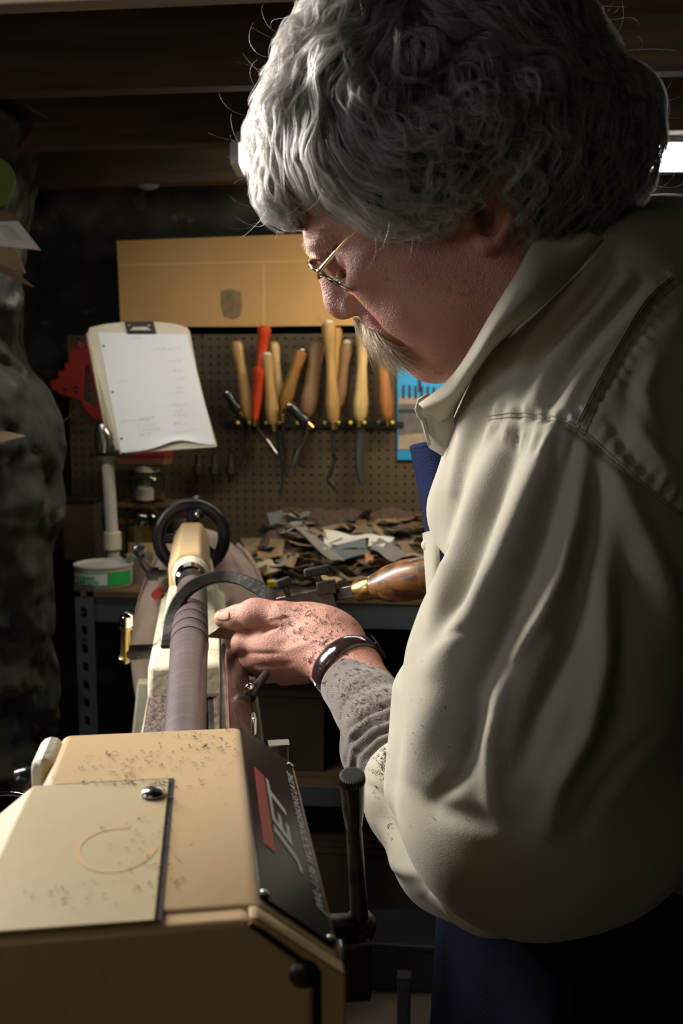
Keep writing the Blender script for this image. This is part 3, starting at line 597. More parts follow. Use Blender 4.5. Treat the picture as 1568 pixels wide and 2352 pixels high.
hang('brown paper fold tucked above the printed sheet at the left edge', 'brown_sheet', 'paper', [(-80, 440), (2, 470), (44, 508), (-80, 508)], 1.87, mat('brownpaper', (.20, .14, .09), .85), .001, .01)
hang('tan cardboard piece hanging below the printed sheet at the left edge', 'cardboard_piece', 'cardboard', [(-80, 562), (36, 566), (60, 628), (-70, 584)], 1.87, mat('tancard', (.36, .27, .16), .85), .003, .01)
hang('thin cardboard strip sloping down at the left edge', 'cardboard_strip', 'cardboard', [(-60, 596), (10, 604), (80, 660), (70, 658)], 1.88, mat('strip', (.25, .17, .11), .85), .003)
hang('pale cardboard tab poking out low on the left edge', 'cardboard_tab', 'cardboard', [(-60, 985), (18, 992), (58, 1000), (-60, 1030)], 1.80, mat('tab', (.45, .33, .17), .85), .003, .01)
g = G()
for k in range(7): g.prism([wy(px, py, 1.838) for px, py in ((-20+k*2, 520+k*5), (18+k*5, 517+k*5), (19+k*5, 519+k*5), (-20+k*2, 522+k*5))], (0, .0004, 0))
o = obj('printed_lines', g, M['pencil'], tp, kind='stuff')
# twig / wire loop between pier and pegboard, wire on the joist
obj('wire_loop', G().tube([wy(105, 965, 2.7), wy(120, 978, 2.68), wy(140, 972, 2.68), wy(158, 958, 2.7), wy(168, 940, 2.9)], .003, 6), M['joist'], smooth=True, label='thin dull wire loop between the stone pier and the pegboard', cat='wire')
obj('bent_nail_strap', G().tube([wy(62, 236, 1.83), wy(72, 250, 1.82), wy(90, 258, 1.80), wy(108, 270, 1.79)], [.004, .004, .003, .002], 6), M['joist'], smooth=True, label='bent strap hanging under the nearest joist at upper left', cat='strap')
# bits resting against the farthest joist
obj('insulation_tuft', G().ball(wy(340, 418, 2.66), .03, 12, 8, (1.2, .6, .7)), mat('greytuft', (.16, .18, .19), .9), smooth=True, label='pale grey tuft stuck on the rearmost joist', cat='tuft')

# ================================================================ THE LATHE (local frame: x across, y along the bed away from the camera, z up)
rzL = AL
lathe = thing('wood_lathe', 'cream and black woodworking lathe running away from the camera', 'lathe', tuple(LO+LD*.68), rzL)
O_ = np.array((0, .68, 0))
def Lq(g): g.v = [(p[0], p[1]-.68, p[2]) for p in g.v]; return g
def lpart(name, g, m, parent=lathe, **k): return obj(name, Lq(g), m, parent, **k)
ZT = ZS+.075; yb, yf = .679, .427
sec = [(-.076, ZT), (.041, ZT), (.081, ZT-.032), (.081, ZT-.27), (-.118, ZT-.27), (-.118, ZT-.075), (-.098, ZT-.039)]
lpart('headstock_housing', G().prism([(x, yf+.004, z) for x, z in sec], (0, yb-yf-.004, 0)), M['cream'], bevel=.004, seg=3)
secf = [(x, z) for x, z in sec]
# end cover (front face), slightly proud with a groove behind
cov = [(-.118, ZT-.075), (-.074, ZT-.002), (.0365, ZT-.0015), (.0665, ZT-.0285), (.0665, ZT-.27), (-.118, ZT-.27)]
lpart('end_cover', G().prism([(x, yf-.006, z) for x, z in cov], (0, .014, 0)), M['cream'], bevel=.003, seg=3)
rim = [(.037, ZT-.0005), (.041, ZT-.0005), (.081, ZT-.0315), (.081, ZT-.27), (.0685, ZT-.27), (.0685, ZT-.028)]
lpart('end_flange', G().prism([(x, yf-.006, z) for x, z in rim], (0, .012, 0)), M['cream'], bevel=.0012)
lpart('cover_gap', G().prism([(x, yf-.0068, z) for x, z in [(.0365, ZT-.0035), (.038, ZT-.0020), (.0692, ZT-.0280), (.0692, ZT-.27), (.0668, ZT-.27), (.0668, ZT-.0290)]], (0, .001, 0)), M['blackmatt'])
# hinged lid on top
lid = [(-.083, .586), (-.001, .586), (-.0025, .420), (-.083, .420)]
lpart('belt_lid', G().prism([(-.082, .584, ZT+.001), (-.003, .584, ZT+.001), (-.004, .421, ZT+.001), (-.086, .421, ZT+.001)], (0, 0, .0012)), M['cream2'], bevel=.0008, seg=2)
lpart('lid_side', G().prism([(-.082, .584, ZT+.0022), (-.086, .421, ZT+.0022), (-.128, .421, ZT-.035), (-.128, .584, ZT-.035)], (.002, 0, -.003)), M['cream2'], bevel=.0012)
lpart('lid_gap', G().prism([(-.070, .5885, ZT+.0003), (-.0003, .5885, ZT+.0003), (-.0013, .424, ZT+.0003), (-.005, .424, ZT+.0003), (-.004, .583, ZT+.0003), (-.070, .583, ZT+.0003)], (0, 0, .0003)), M['blackmatt'])
s = lp(352, 1812, 2, ZT+.006)
def panhead(c, r, ax): return G().revz(c, [(0, r), (r*.25, r*.97), (r*.5, r*.75), (r*.62, r*.4), (r*.66, 0)], 20, axis=ax)
lpart('lid_screw', panhead((s[0], s[1], ZT+.0022), .0075, (0, 0, 1)), M['steel'], smooth=True)
s = lp(698, 2232, 1, yf-.004); lpart('cover_screw', panhead((s[0], s[1], s[2]), .0075, (0, -1, 0)), M['darksteel'], smooth=True)
# coffee ring stain
st = lp(268, 1935, 2, ZT+.005); g = G(); n = 60; R0, R1 = .0180, .0212
rr = []
for k in range(n+1):
    a_ = math.pi*.42+k/n*math.pi*1.55; wv = 1+.03*math.sin(a_*3); rr.append([(st[0]+r_*wv*math.cos(a_), st[1]+r_*1.25*wv*math.sin(a_), ZT+.0024) for r_ in (R0, R1)])
lpart('ring_stain', g.grid(rr), mat('faint_rust_ring', (.60, .42, .20), .5), label='faint brown ring stain')
# front writing panel on the chamfer
nx_ = Vector((.032, 0, .040)).normalized(); dn = Vector((.040, 0, -.032)).normalized()
def ch(u, v, h=0.0):     # u along y, v distance down the chamfer from top edge
    p = Vector((.041, u, ZT))+dn*v+nx_*h; return p
Wc = math.hypot(.040, .032)
lpart('name_panel', G().prism([ch(yf+.014, .002), ch(yb-.001, .002), ch(yb-.001, Wc-.004), ch(yf+.014, Wc-.004)], nx_*.0015), M['panel'], bevel=.0005)
lpart('red_stripe', G().prism([ch(.503, .0090, .0016), ch(.613, .0095, .0016), ch(.608, .0168, .0016), ch(.500, .0160, .0016)], nx_*.0003), M['red'])
def panel_text(body, u0, u1, vt, vb, shear, bold=0.0):
    g = text_mesh(body, 1.0, shear, .0, bold=bold); A = np.array(g.v); mn = A.min(0); mx = A.max(0); sx = (u1-u0)/(mx[0]-mn[0]); sy = (vb-vt)/(mx[1]-mn[1])
    g.v = [((p[0]-mn[0])*sx, (p[1]-mn[1])*sy, 0) for p in g.v]; up_ = -dn
    return g.xf(frame(ch(u0, vb, .0019), Vector((0, 1, 0)), up_, nx_))
lpart('brand_lettering', panel_text('JET', .497, .608, .0180, .0345, .45, .022), M['white'])
lpart('model_lettering', panel_text('JWL-1236 WOODWORKING LATHE', .466, .652, .0395, .0462, .30, .012), M['white'])
for u, v in ((yf+.018, .005), (yf+.018, Wc-.006), (yb-.008, Wc-.006)):
    lpart('panel_screw', G().revz(ch(u, v, .0015), [(0, .0028), (.001, .0026), (.0015, .001)], 10, axis=nx_), M['steel'], smooth=True)
# left outboard casting with a knob
sc_ = lp(110, 1768, 1, .650)
lpart('side_casting', G().box((sc_[0], .650, sc_[2]), (.015, .050, .032)), M['cast'], bevel=.008, seg=3)
kk = lp(78, 1790, 1, .66); lpart('side_knob', G().revz((kk[0]+.008, .66, kk[2]), [(0, .006), (.012, .009), (.02, .007)], 14, axis=(-1, 0, 0)), M['black'], smooth=True)
# bed
bz = ZS-.153
def bedx(px, py): return lp(px, py, 2, bz)[0]
bl = lp(330, 1668, 2, bz)[0]; brr = .058
for nm, xa, xb in (('bed_way', bl, bl+.048), ('bed_way', .022, .022+.044)):
    lpart(nm, G().box(((xa+xb)/2, 1.38, bz-.012), (xb-xa, 1.50, .024)), M['darksteel'], bevel=.002)
lpart('bed_casting', G().box((bl+.016, 1.38, bz-.075), (.022, 1.5, .105)).box((.052, 1.38, bz-.075), (.018, 1.5, .105)).box((0, 2.05, bz-.085), (.11, .05, .09)).box((0, 1.2, bz-.085), (.11, .04, .09)), M['cast'], bevel=.004)
lpart('bed_flange', G().box((.080, 1.38, bz-.125), (.035, 1.5, .012)).box((bl-.010, 1.38, bz-.125), (.03, 1.5, .012)), M['cast'], bevel=.002)
# shavings on the left way
rows = []
for j in range(141):
    y = .72+j/140*.90; rows.append([(bl+.002+.044*i/12, y, bz+.0015+.0055*abs(noise.noise(Vector((i*1.3, y*130, 1))))*2+(.003 if 0 < i < 12 else -.001)) for i in range(13)])
lpart('shavings_layer', G().grid(rows), mat('ground_shavings', (.05, .034, .028), .95, c2=(.19, .14, .115), scale=230, bump=1, bscale=400, detail=2), smooth=True, kind='stuff')
rows = []
for j in range(141):
    y = .72+j/140*.90; rows.append([(.030+.034*i/10, y, bz+.001+.004*abs(noise.noise(Vector((i*1.3+9, y*130, 1))))*2) for i in range(11)])
lpart('shavings_layer', G().grid(rows), M['shav'], smooth=True, kind='stuff')
# stand
for y_ in (.52, 2.05):
    lg = lpart('stand_leg', G().prism([(-.12, y_-.03, bz-.13), (.12, y_-.03, bz-.13), (.22, y_-.03, 0), (.17, y_-.03, 0), (.08, y_-.03, bz-.20), (-.08, y_-.03, bz-.20), (-.17, y_-.03, 0), (-.22, y_-.03, 0)], (0, .06, 0)), M['cast'], bevel=.004)
lpart('headstock_base', G().box((-.015, .55, bz-.055), (.17, .22, .15)), M['cast'], bevel=.01)
# spindle, workpiece
lpart('spindle_nose', G().rev((0, .675, ZS), (0, .74, ZS), [(0, .022), (.4, .022), (.42, .015), (1, .013)], 24), M['steel'], auto=40)
# tailstock
ty = 1.66
def oct_sec(xl, xr, zb, zt, ch_): return [(xl, zb), (xl, zt-ch_), (xl+ch_*.85, zt), (xr-ch_*.85, zt), (xr, zt-ch_), (xr, zb)]
zt1 = lp(430, 1300, 1, 1.75)[2]
TW = .037
s1 = [(-.036, ZS-.045), (-.037, ZS+.012), (-.020, ZS+.040), (.018, ZS+.040), (.034, ZS+.014), (.036, ZS-.045)]
s1 = [(x-.004, z) for x, z in s1]
def loft(secs):
    g = G(); n = len(secs[0]); v = [p for s_ in secs for p in s_]; f = []
    for i in range(len(secs)-1):
        for k in range(n): f.append((i*n+k, i*n+(k+1) % n, (i+1)*n+(k+1) % n, (i+1)*n+k))
    f.append(tuple(range(n))[::-1]); f.append(tuple((len(secs)-1)*n+k for k in range(n))); return g.add(v, f)
lpart('tailstock_barrel', loft([[(x*.96, 1.69, ZS+(z-ZS)*.9) for x, z in s1], [(x, 1.70, z) for x, z in s1], [(x, 2.06, z) for x, z in s1], [(x*.8, 2.08, ZS+(z-ZS)*.8) for x, z in s1]]), M['cream'], bevel=.004, seg=3)
lpart('barrel_boss', G().rev((-.003, 1.665, ZS), (-.003, 1.72, ZS), [(0, .026), (.25, .031), (1, .033)], 32), M['cast'], auto=40)
neck = [[(-.040, 1.66, ZS-.02), (.034, 1.66, ZS-.02), (.034, 1.98, ZS-.02), (-.040, 1.98, ZS-.02)], [(-.052, 1.60, ZS-.09), (.048, 1.60, ZS-.09), (.048, 2.0, ZS-.09), (-.052, 2.0, ZS-.09)], [(-.060, 1.55, bz+.055), (.056, 1.55, bz+.055), (.056, 2.02, bz+.055), (-.060, 2.02, bz+.055)]]
lpart('tailstock_neck', loft(neck), M['cast'], bevel=.006, seg=3)
lpart('tailstock_foot', loft([[(-.068, 1.47, bz+.002), (.062, 1.47, bz+.002), (.062, 2.04, bz+.002), (-.068, 2.04, bz+.002)], [(-.066, 1.475, bz+.055), (.060, 1.475, bz+.055), (.060, 2.03, bz+.055), (-.066, 2.03, bz+.055)]]), M['cast'], bevel=.008, seg=3)
lpart('tail_quill', G().rev((-.003, 1.595, ZS), (-.003, 1.69, ZS), [(0, .012), (.15, .0145), (.3, .0145), (.35, .025), (.62, .027), (.7, .022), (1, .022)], 32), M['chrome'], auto=30)
lpart('live_center', G().rev((0, 1.56, ZS), (-.001, 1.615, ZS), [(0, .004), (.3, .018), (.8, .0225), (1, .0225)], 32), M['darksteel'], auto=30)
# handwheel
hy = 2.13; hc = np.array(((lp(346, 1232, 1, hy)[0]+lp(532, 1232, 1, hy)[0])/2, hy, ZS)); hr = (lp(532, 1232, 1, hy)[0]-lp(346, 1232, 1, hy)[0])/2-.016
hc[2] = (lp(440, 1155, 1, hy)[2]+lp(440, 1312, 1, hy)[2])/2
pts = [(hc[0]+hr*math.cos(a_), hy, hc[2]+hr*math.sin(a_)) for a_ in np.linspace(0, 2*math.pi, 49)]
g = G(); n = 14; v = []; f = []
for i in range(48):
    a_ = 2*math.pi*i/48; cr = Vector((hc[0]+hr*math.cos(a_), hy, hc[2]+hr*math.sin(a_))); er = Vector((math.cos(a_), 0, math.sin(a_)))
    for k in range(n): b_ = 2*math.pi*k/n; v.append(cr+er*.014*math.cos(b_)+Vector((0, 1, 0))*.011*math.sin(b_))
for i in range(48):
    for k in range(n): f.append((i*n+k, i*n+(k+1) % n, ((i+1) % 48)*n+(k+1) % n, ((i+1) % 48)*n+k))
hw = lpart('handwheel', g.add(v, f), M['black'], smooth=True)
def hwp(name, g, m, **k): return lpart(name, g, m, parent=hw, **k)
for a_ in (math.radians(86), math.radians(182), math.radians(-42)):
    e = Vector((math.cos(a_), 0, math.sin(a_))); c_ = Vector(hc); hwp('spoke', G().tube([c_+e*.01, c_+e*(hr-.005)], [.013, .011], 12, flat=.7), M['black'], smooth=False, auto=40)
hwp('hub', G().rev((hc[0], hy-.03, hc[2]), (hc[0], hy+.03, hc[2]), [(0, .02), (.2, .024), (1, .026)], 24), M['black'], auto=40)
pk = lp(455, 1182, 1, hy-.02); hwp('crank_stud', G().rev((pk[0], hy-.03, pk[2]), (pk[0], hy+.02, pk[2]), [(0, .006), (.1, .0115), (1, .0125)], 16), M['black'], auto=40)
hwp('stud_bolt', G().rev((pk[0], hy-.034, pk[2]), (pk[0], hy-.028, pk[2]), [(0, .004), (.3, .0065), (1, .0065)], 12), M['steel'], auto=40)
kb = lp(452, 1154, 1, hy+.03); hwp('crank_handle', G().rev((kb[0], hy, kb[2]), (kb[0], hy+.09, kb[2]), [(0, .006), (.2, .009), (.6, .013), (1, .010)], 16), M['black'], smooth=True)
# quill lock lever, left of the barrel
yl = 1.76; A1 = lp(384, 1318, 1, yl); A0 = lp(336, 1318, 1, yl); B0 = lp(318, 1262, 1, yl-.02)
lv = lpart('quill_lock', G().rev(A0, A1, [(0, .008), (.12, .009), (.14, .0125), (.6, .0125), (.62, .008), (1, .008)], 16), M['black'], auto=40)
lpart('lever', G().tube([Vector(A0)+Vector((.012, 0, 0)), Vector(A0).lerp(Vector(B0), .5), B0], [.009, .0075, .0075], 12), M['black'], parent=lv, smooth=True)
lpart('lever_ball', G().ball(B0, .0115, 16, 10), M['black'], parent=lv, smooth=True)
# bed clamp lever lower left (chrome and brass)
yl = 1.62; a1 = lp(345, 1496, 1, yl); a0 = lp(292, 1499, 1, yl); t0 = lp(290, 1412, 1, yl-.02); t1 = lp(287, 1520, 1, yl)
lv = lpart('clamp_shaft', G().tube([a1+np.array((.02, 0, 0)), a0], .0125, 16), M['darksteel'], auto=40)
lpart('clamp_lever', G().rev(t0, t1, [(0, .006), (.04, .009), (.3, .0095), (.32, .007), (.85, .0075), (.9, .011), (1, .008)], 16), M['gold'], parent=lv, auto=40)
lpart('lever_cap', G().rev(t0+np.array((0, 0, .002)), t0+(t1-t0)*.22, [(0, .006), (.15, .0105), (1, .0105)], 16), M['chrome'], parent=lv, auto=40)
# tool rest
yr0, yr1 = 1.28, .85
pR0 = lp(513, 1480, 1, 1.215); pR1 = lp(520, 1668, 1, .915)
zr = ZS-.012
xr0 = lp(512, 1480, 2, zr); xr1 = lp(517, 1668, 2, zr)
y0_, y1_ = xr1[1]-.12, xr0[1]+.03
dx = (xr0[0]-xr1[0])/(xr0[1]-xr1[1])
X = lambda y: xr1[0]+dx*(y-xr1[1])
rest = thing('tool_rest', 'chrome edged dark brown tool rest under the turner\'s hand', 'tool rest', tuple(LO+LD*1.0+LX*X(1.0)), AL)
def rpart(name, g, m, parent=rest, **k):
    g.v = [tuple(fl(p)) for p in g.v]; return obj(name, g, m, parent, world=True, **k)
rpart('rest_bar', G().tube([(X(y0_), y0_, zr), (X(y1_), y1_, zr)], .0055, 16), M['steel'], auto=40)
rpart('rest_plate', G().prism([(X(y0_)+.003, y0_, zr+.004), (X(y0_)+.030, y0_, zr-.022), (X(y0_)+.034, y0_, zr-.060), (X(y0_)+.026, y0_, zr-.062), (X(y0_)+.020, y0_, zr-.030), (X(y0_)+.001, y0_, zr-.008)], Vector((X(y1_)-X(y0_), y1_-y0_, 0))), M['restplate'], bevel=.002)
rpart('rest_post', G().tube([(X(1.0)+.02, 1.02, zr-.03), (X(1.0)+.02, 1.02, bz+.02)], .0125, 16), M['steel'], auto=40)
rpart('banjo', G().box((.03, 1.03, bz+.018), (.13, .06, .036)), M['restplate'], bevel=.008, seg=3)
rpart('banjo_lever', G().tube([lp(572, 1600, 1, 1.1), lp(588, 1575, 1, 1.12), lp(612, 1548, 1, 1.14)], [.008, .005, .005], 10), M['black'], smooth=True)
bb = lp(572, 1580, 1, 1.08); rpart('lever_bolt', G().ball(bb, .0055, 12, 8), M['chrome'], smooth=True)
b2 = lp(583, 1662, 1, .93); rpart('wing_knob', G().box((b2[0], b2[1], b2[2]), (.005, .02, .018)), M['steel'], bevel=.003)
# the workpiece itself
wk = thing('workpiece', 'dark turned wooden spindle held between the lathe centers', 'workpiece', tuple(fl((0, .74, ZS))), AL)
prof = [(.72, .0185), (.90, .0194), (1.08, .0210), (1.19, .0228)]
for yg in (1.203, 1.253, 1.304, 1.37):
    prof += [(yg-.002, .0236), (yg-.0006, .0231), (yg+.0016, .0231), (yg+.003, .0236)]
prof += [(1.54, .0236), (1.56, .022), (1.565, .012)]
g = G(); g.tube([fl((0, y, ZS)) for y, r_ in prof], [r_ for y, r_ in prof], 48); obj('turned_blank', g, M['work'], wk, world=True, auto=30)
for yg in (1.203, 1.253, 1.304, 1.37):
    obj('scorch_line', G().tube([fl((0, yg-.0015, ZS)), fl((0, yg+.0022, ZS))], .02385, 48), M['scorch'], wk, world=True, auto=30)
# speed lever at the right of the headstock
lvp = thing('lathe_lever', 'upright black lever with a knurled grip right of the headstock', 'lever', tuple(W(815, 2160, .80)))
T0 = Vector(W(808, 1788, .74)); T1 = Vector(W(812, 1895, .76)); T2 = Vector(W(826, 2120, .82))
obj('grip', G().rev(T0, T1, [(0, .0085), (.1, .0093), (.6, .0085), (1, .0066)], 24), M['black'], lvp, world=True, auto=40)
g = G(); kn = G()
ax = (T1-T0).normalized(); n = 60; v = []; f = []
for j, (h, r_) in enumerate(((-.0035, .0075), (-.003, .0094), (.0, .0098), (.003, .0098), (.0035, .009))):
    u = Vector((1, 0, 0)); u = (u-ax*u.dot(ax)).normalized(); b_ = ax.cross(u)
    for k in range(n): a_ = 2*math.pi*k/n; rr_ = r_*(1.035 if k % 2 else .97); v.append(T0+ax*h+(u*math.cos(a_)+b_*math.sin(a_))*rr_)
for j in range(4):
    for k in range(n): f.append((j*n+k, j*n+(k+1) % n, (j+1)*n+(k+1) % n, (j+1)*n+k))
f.append(tuple(range(n))); f.append(tuple(4*n+k for k in range(n))[::-1]); obj('knurled_cap', G().add(v, f), M['blackmatt'], lvp, world=True)
obj('shaft', G().tube([T1, T2], [.0062, .0075], 20), M['darksteel'], lvp, world=True, auto=40)
obj('pivot_boss', G().tube([Vector(W(824, 2105, .82)), Vector(W(828, 2150, .825))], .011, 16), mat('rusty_boss', (.10, .06, .035), .7, .4, c2=(.04, .03, .025), scale=120, bump=1, bscale=300), lvp, world=True, auto=40)
p0 = Vector(W(752, 2128, .80)); p1 = Vector(W(845, 2124, .83)); obj('cross_shaft', G().tube([p0-(p1-p0)*.6, p1], .010, 16), M['darksteel'], lvp, world=True, auto=40)
obj('latch_block', G().box(Vector(W(812, 2215, .82)), (.026, .03, .05), rot=Matrix.Rotation(AL, 3, 'Z')), M['blackmatt'], lvp, world=True, bevel=.003)
# switch bracket behind the headstock
q = Vector(W(640, 1738, .86)); t = thing('switch_bracket', 'small square steel bracket poking out behind the headstock panel', 'bracket', tuple(q))
obj('plate', G().box(q, (.016, .012, .022), rot=Matrix.Rotation(AL, 3, 'Z')), M['darksteel'], t, world=True, bevel=.001)
obj('plate_top', G().box(q+Vector((0, 0, .012)), (.018, .014, .0015), rot=Matrix.Rotation(AL, 3, 'Z')), M['steel'], t, world=True)
qa = Vector(fl((.078, .674, ZT-.052))); obj('bracket_arm', G().tube([qa, q-Vector((0, 0, .006))], .004, 8), M['darksteel'], t, world=True, auto=40)
# black post on the floor
f0 = Vector(W(930, 2380, 1.95)); f1 = Vector(W(928, 2242, 1.95)); t = thing('floor_post', 'short black square post standing on the floor below the bench', 'post', (f0.x, f0.y, 0))
hpost = f1.z; cpt = Vector((f1.x, f1.y, hpost/2)); obj('post_tube', G().box(cpt, (.026, .026, hpost)), M['black'], t, world=True, bevel=.002)
obj('post_foot', G().box((f1.x, f1.y, .005), (.12, .12, .01)), M['black'], t, world=True, bevel=.002)
obj('post_cap', G().box((f1.x, f1.y, hpost+.002), (.028, .028, .005)), M['blackmatt'], t, world=True, bevel=.001)
# low dark machine stand base behind the knee
q = Vector(W(965, 2128, 1.9)); boxthing('tool_case', 'long black tool case lying in the dark under the bench', 'case', (wy(950, 2120, 2.3)[0], 2.30, 0), (.20, .16, .105), MDB)
# round clear dish at the lower left edge
q = Vector(W(-6, 1840, .80)); t = thing('glass_dish', 'round clear glass dish with a bright rim at the lower left edge', 'dish', tuple(q-Vector((0, 0, .03))))
obj('dish_wall', G().revz(q-Vector((0, 0, .03)), [(0, .012), (.006, .022), (.022, .0262), (.025, .0268), (.025, .0250), (.008, .020), (.004, .01)], 40), mat('smoky_glass', (.22, .22, .20), .12, spec=.8, coat=.5), t, world=True, smooth=True)
obj('dish_rim', G().revz(q-Vector((0, 0, .006)), [(0, .0270), (.0015, .0276), (.003, .0270), (.003, .0252), (.0, .0252)], 40), M['chrome'], t, world=True, smooth=True)
obj('dish_foot', G().revz(q-Vector((0, 0, .20)), [(0, .012), (.170, .012), (.172, .008)], 24), M['blackmatt'], t, world=True, auto=40)

# ---------------------------------------------------------------- the rag draped over the tailstock end
def cloth_sheet(cols, nu, nv, y, seed, amp=.010):
    # cols: list of (list of (px,py,depth)) columns top->bottom, smooth interpolated
    C_ = np.array([[tl(W(*p)) for p in c_] for c_ in cols]); rows = []
    def cr(P_, t):
        n = len(P_)-1; i = min(int(t*n), n-1); u = t*n-i; p0 = P_[max(i-1, 0)]; p1 = P_[i]; p2 = P_[i+1]; p3 = P_[min(i+2, n)]
        return .5*((2*p1)+(-p0+p2)*u+(2*p0-5*p1+4*p2-p3)*u*u+(-p0+3*p1-3*p2+p3)*u**3)
    for j in range(nv+1):
        t_ = j/nv; K_ = [cr(c_, t_) for c_ in C_]; r = []
        for i in range(nu+1):
            p = cr(K_, i/nu); fo = amp*math.sin(i/nu*19+seed+1.2*math.sin(t_*3+seed))*(.3+t_)+amp*.5*noise.noise(Vector((i/nu*7, t_*5, seed))); r.append(fl(p+np.array((0, -fo, fo*.3))))
        rows.append(r)
    return G().grid(rows, .002)
rag = thing('shop_rag', 'pinkish tan rag draped over the far end of the lathe', 'rag', tuple(fl((0, 2.2, bz))))
obj('draped_cloth', cloth_sheet([[(345, 1300, 2.15), (312, 1400, 2.1), (304, 1520, 2.1), (330, 1690, 2.1)], [(392, 1232, 2.22), (350, 1350, 2.1), (345, 1470, 2.05), (350, 1650, 2.08)],
    [(440, 1212, 2.26), (420, 1300, 2.18), (400, 1420, 2.15), (395, 1560, 2.15)], [(490, 1222, 2.26), (500, 1290, 2.18), (505, 1400, 2.1), (505, 1500, 2.1)],
    [(545, 1262, 2.25), (560, 1320, 2.15), (565, 1400, 2.05), (560, 1500, 2.05)], [(588, 1312, 2.25), (600, 1350, 2.18), (604, 1420, 2.1), (590, 1520, 2.1)]], 110, 70, 0, 1.0, .020), M['cloth'], rag, world=True, smooth=True)
hem = [W(*p) for p in ((545, 1250, 2.20), (570, 1275, 2.17), (588, 1305, 2.14), (603, 1345, 2.12), (610, 1385, 2.1))]
obj('hem', G().tube(hem, [.004, .005, .005, .005, .004], 8), M['cloth'], rag, world=True, smooth=True)
q = Vector(W(357, 1367, 1.98)); obj('red_knob', G().tube([q, q+Vector((0, .03, 0))], [.009, .011], 16), M['redpl'], smooth=False, auto=40, label='small red knob showing through the folds of the rag', cat='ball')  # red knob, built as a short tapered cylinder

# ---------------------------------------------------------------- the sizing tool (hook + clamp + handle)
tool_ = thing('sizing_tool', 'turning tool with a black steel hook over the workpiece and wooden handle', 'turning tool', tuple(W(760, 1375, 1.32)))
hk = [(384, 1488, 1.30), (386, 1455, 1.31), (393, 1420, 1.33), (408, 1385, 1.35), (434, 1353, 1.37), (470, 1333, 1.38), (510, 1326, 1.385), (550, 1332, 1.38), (590, 1350, 1.37), (620, 1372, 1.36), (650, 1392, 1.355)]
P_ = [Vector(W(*p)) for p in hk]
def catm(P_, n):
    out = []
    for i in range(len(P_)-1):
        p0, p1, p2, p3 = P_[max(i-1, 0)], P_[i], P_[i+1], P_[min(i+2, len(P_)-1)]
        for k in range(n):
            u = k/n; out.append(.5*((2*p1)+(p2-p0)*u+(2*p0-5*p1+4*p2-p3)*u*u+(3*p1-p0-3*p2+p3)*u**3))
    return out+[P_[-1]]
Q_ = catm(P_, 4); 
g = G(); v = []; f = []
for i, p in enumerate(Q_):
    t_ = (Q_[min(i+1, len(Q_)-1)]-Q_[max(i-1, 0)]).normalized(); vd = (Vector(FW)+Vector((0, 0, -.35))).normalized(); nr = t_.cross(vd).normalized(); wd = .0085 if i < 30 else .0095
    dp = nr.cross(t_).normalized()
    for a_, b_ in ((-1, -1), (1, -1), (1, 1), (-1, 1)): v.append(p+nr*wd*a_+dp*.0055*b_)
for i in range(len(Q_)-1):
    for k in range(4): f.append((i*4+k, i*4+(k+1) % 4, (i+1)*4+(k+1) % 4, (i+1)*4+k))
f.append((0, 1, 2, 3)); f.append(tuple((len(Q_)-1)*4+k for k in range(4))[::-1])
obj('hook', g.add(v, f), M['darksteel'], tool_, world=True, bevel=.002)
def bar(p, q, wd, th, name, m, **k):
    p = Vector(p); q = Vector(q); d = (q-p).normalized(); s_ = d.cross(Vector(FW)).normalized(); n_ = s_.cross(d)
    return obj(name, G().prism([p-s_*wd-n_*th, p+s_*wd-n_*th, p+s_*wd+n_*th, p-s_*wd+n_*th], q-p), M[m], tool_, world=True, **k)
bar(W(640, 1388, 1.345), W(775, 1362, 1.33), .010, .009, 'clamp_bar', 'darksteel', bevel=.0015)
bar(W(728, 1352, 1.32), W(772, 1346, 1.32), .009, .011, 'clamp_block', 'darksteel', bevel=.0015)
bar(W(745, 1345, 1.32), W(762, 1408, 1.32), .009, .010, 'clamp_foot', 'darksteel', bevel=.0015)
bar(W(762, 1368, 1.325), W(828, 1354, 1.30), .008, .005, 'blade_shank', 'darksteel', bevel=.001)
for (kx, ky, bx_, by_, nm) in ((728, 1312, 735, 1352, 'a'), (651, 1338, 662, 1372, 'b')):
    d_ = 1.325; kp = Vector(W(kx, ky, d_)); bp = Vector(W(bx_, by_, d_)); ax = (kp-bp).normalized()
    sc2 = obj('clamp_screw', G().tube([bp, kp], .0038, 10), M['darksteel'], tool_, world=True, smooth=True)
    for k in range(5): pass
    for k in range(6):
        pp = bp.lerp(kp, k/7); obj('thread', G().tube([pp, pp+ax*.0012], .0046, 10), M['darksteel'], sc2, world=True)
    wdt = 30 if nm == 'a' else 16
    l_ = Vector(W(kx-wdt, ky+5, d_)); r_ = Vector(W(kx+wdt, ky-6, d_)); sd_ = (r_-l_).normalized(); n_ = sd_.cross(ax).normalized()
    if nm == 'b': kp2 = kp
    obj('clamp_knob', G().prism([l_-ax*.0065-n_*.007, r_-ax*.0065-n_*.007, r_+ax*.006-n_*.007, l_+ax*.006-n_*.007], n_*.014), M['blackmatt'], sc2, world=True, bevel=.003, seg=3)
hA = Vector(W(820, 1357, 1.30)); hB = Vector(W(858, 1348, 1.285)); hC = Vector(W(1150, 1290, 1.20))
obj('ferrule', G().rev(hA, hB, [(0, .0135), (.08, .0148), (.9, .0150), (1, .0140)], 32), M['gold'], tool_, world=True, auto=35)
M['handle'] = mat('oiled_two_tone_handle', (.20, .085, .02), .40, c2=(.045, .02, .010), scale=14, stretch=(1, 6, 6), coat=.2, c3=(.30, .14, .03), c3t=.62, c3s=18)
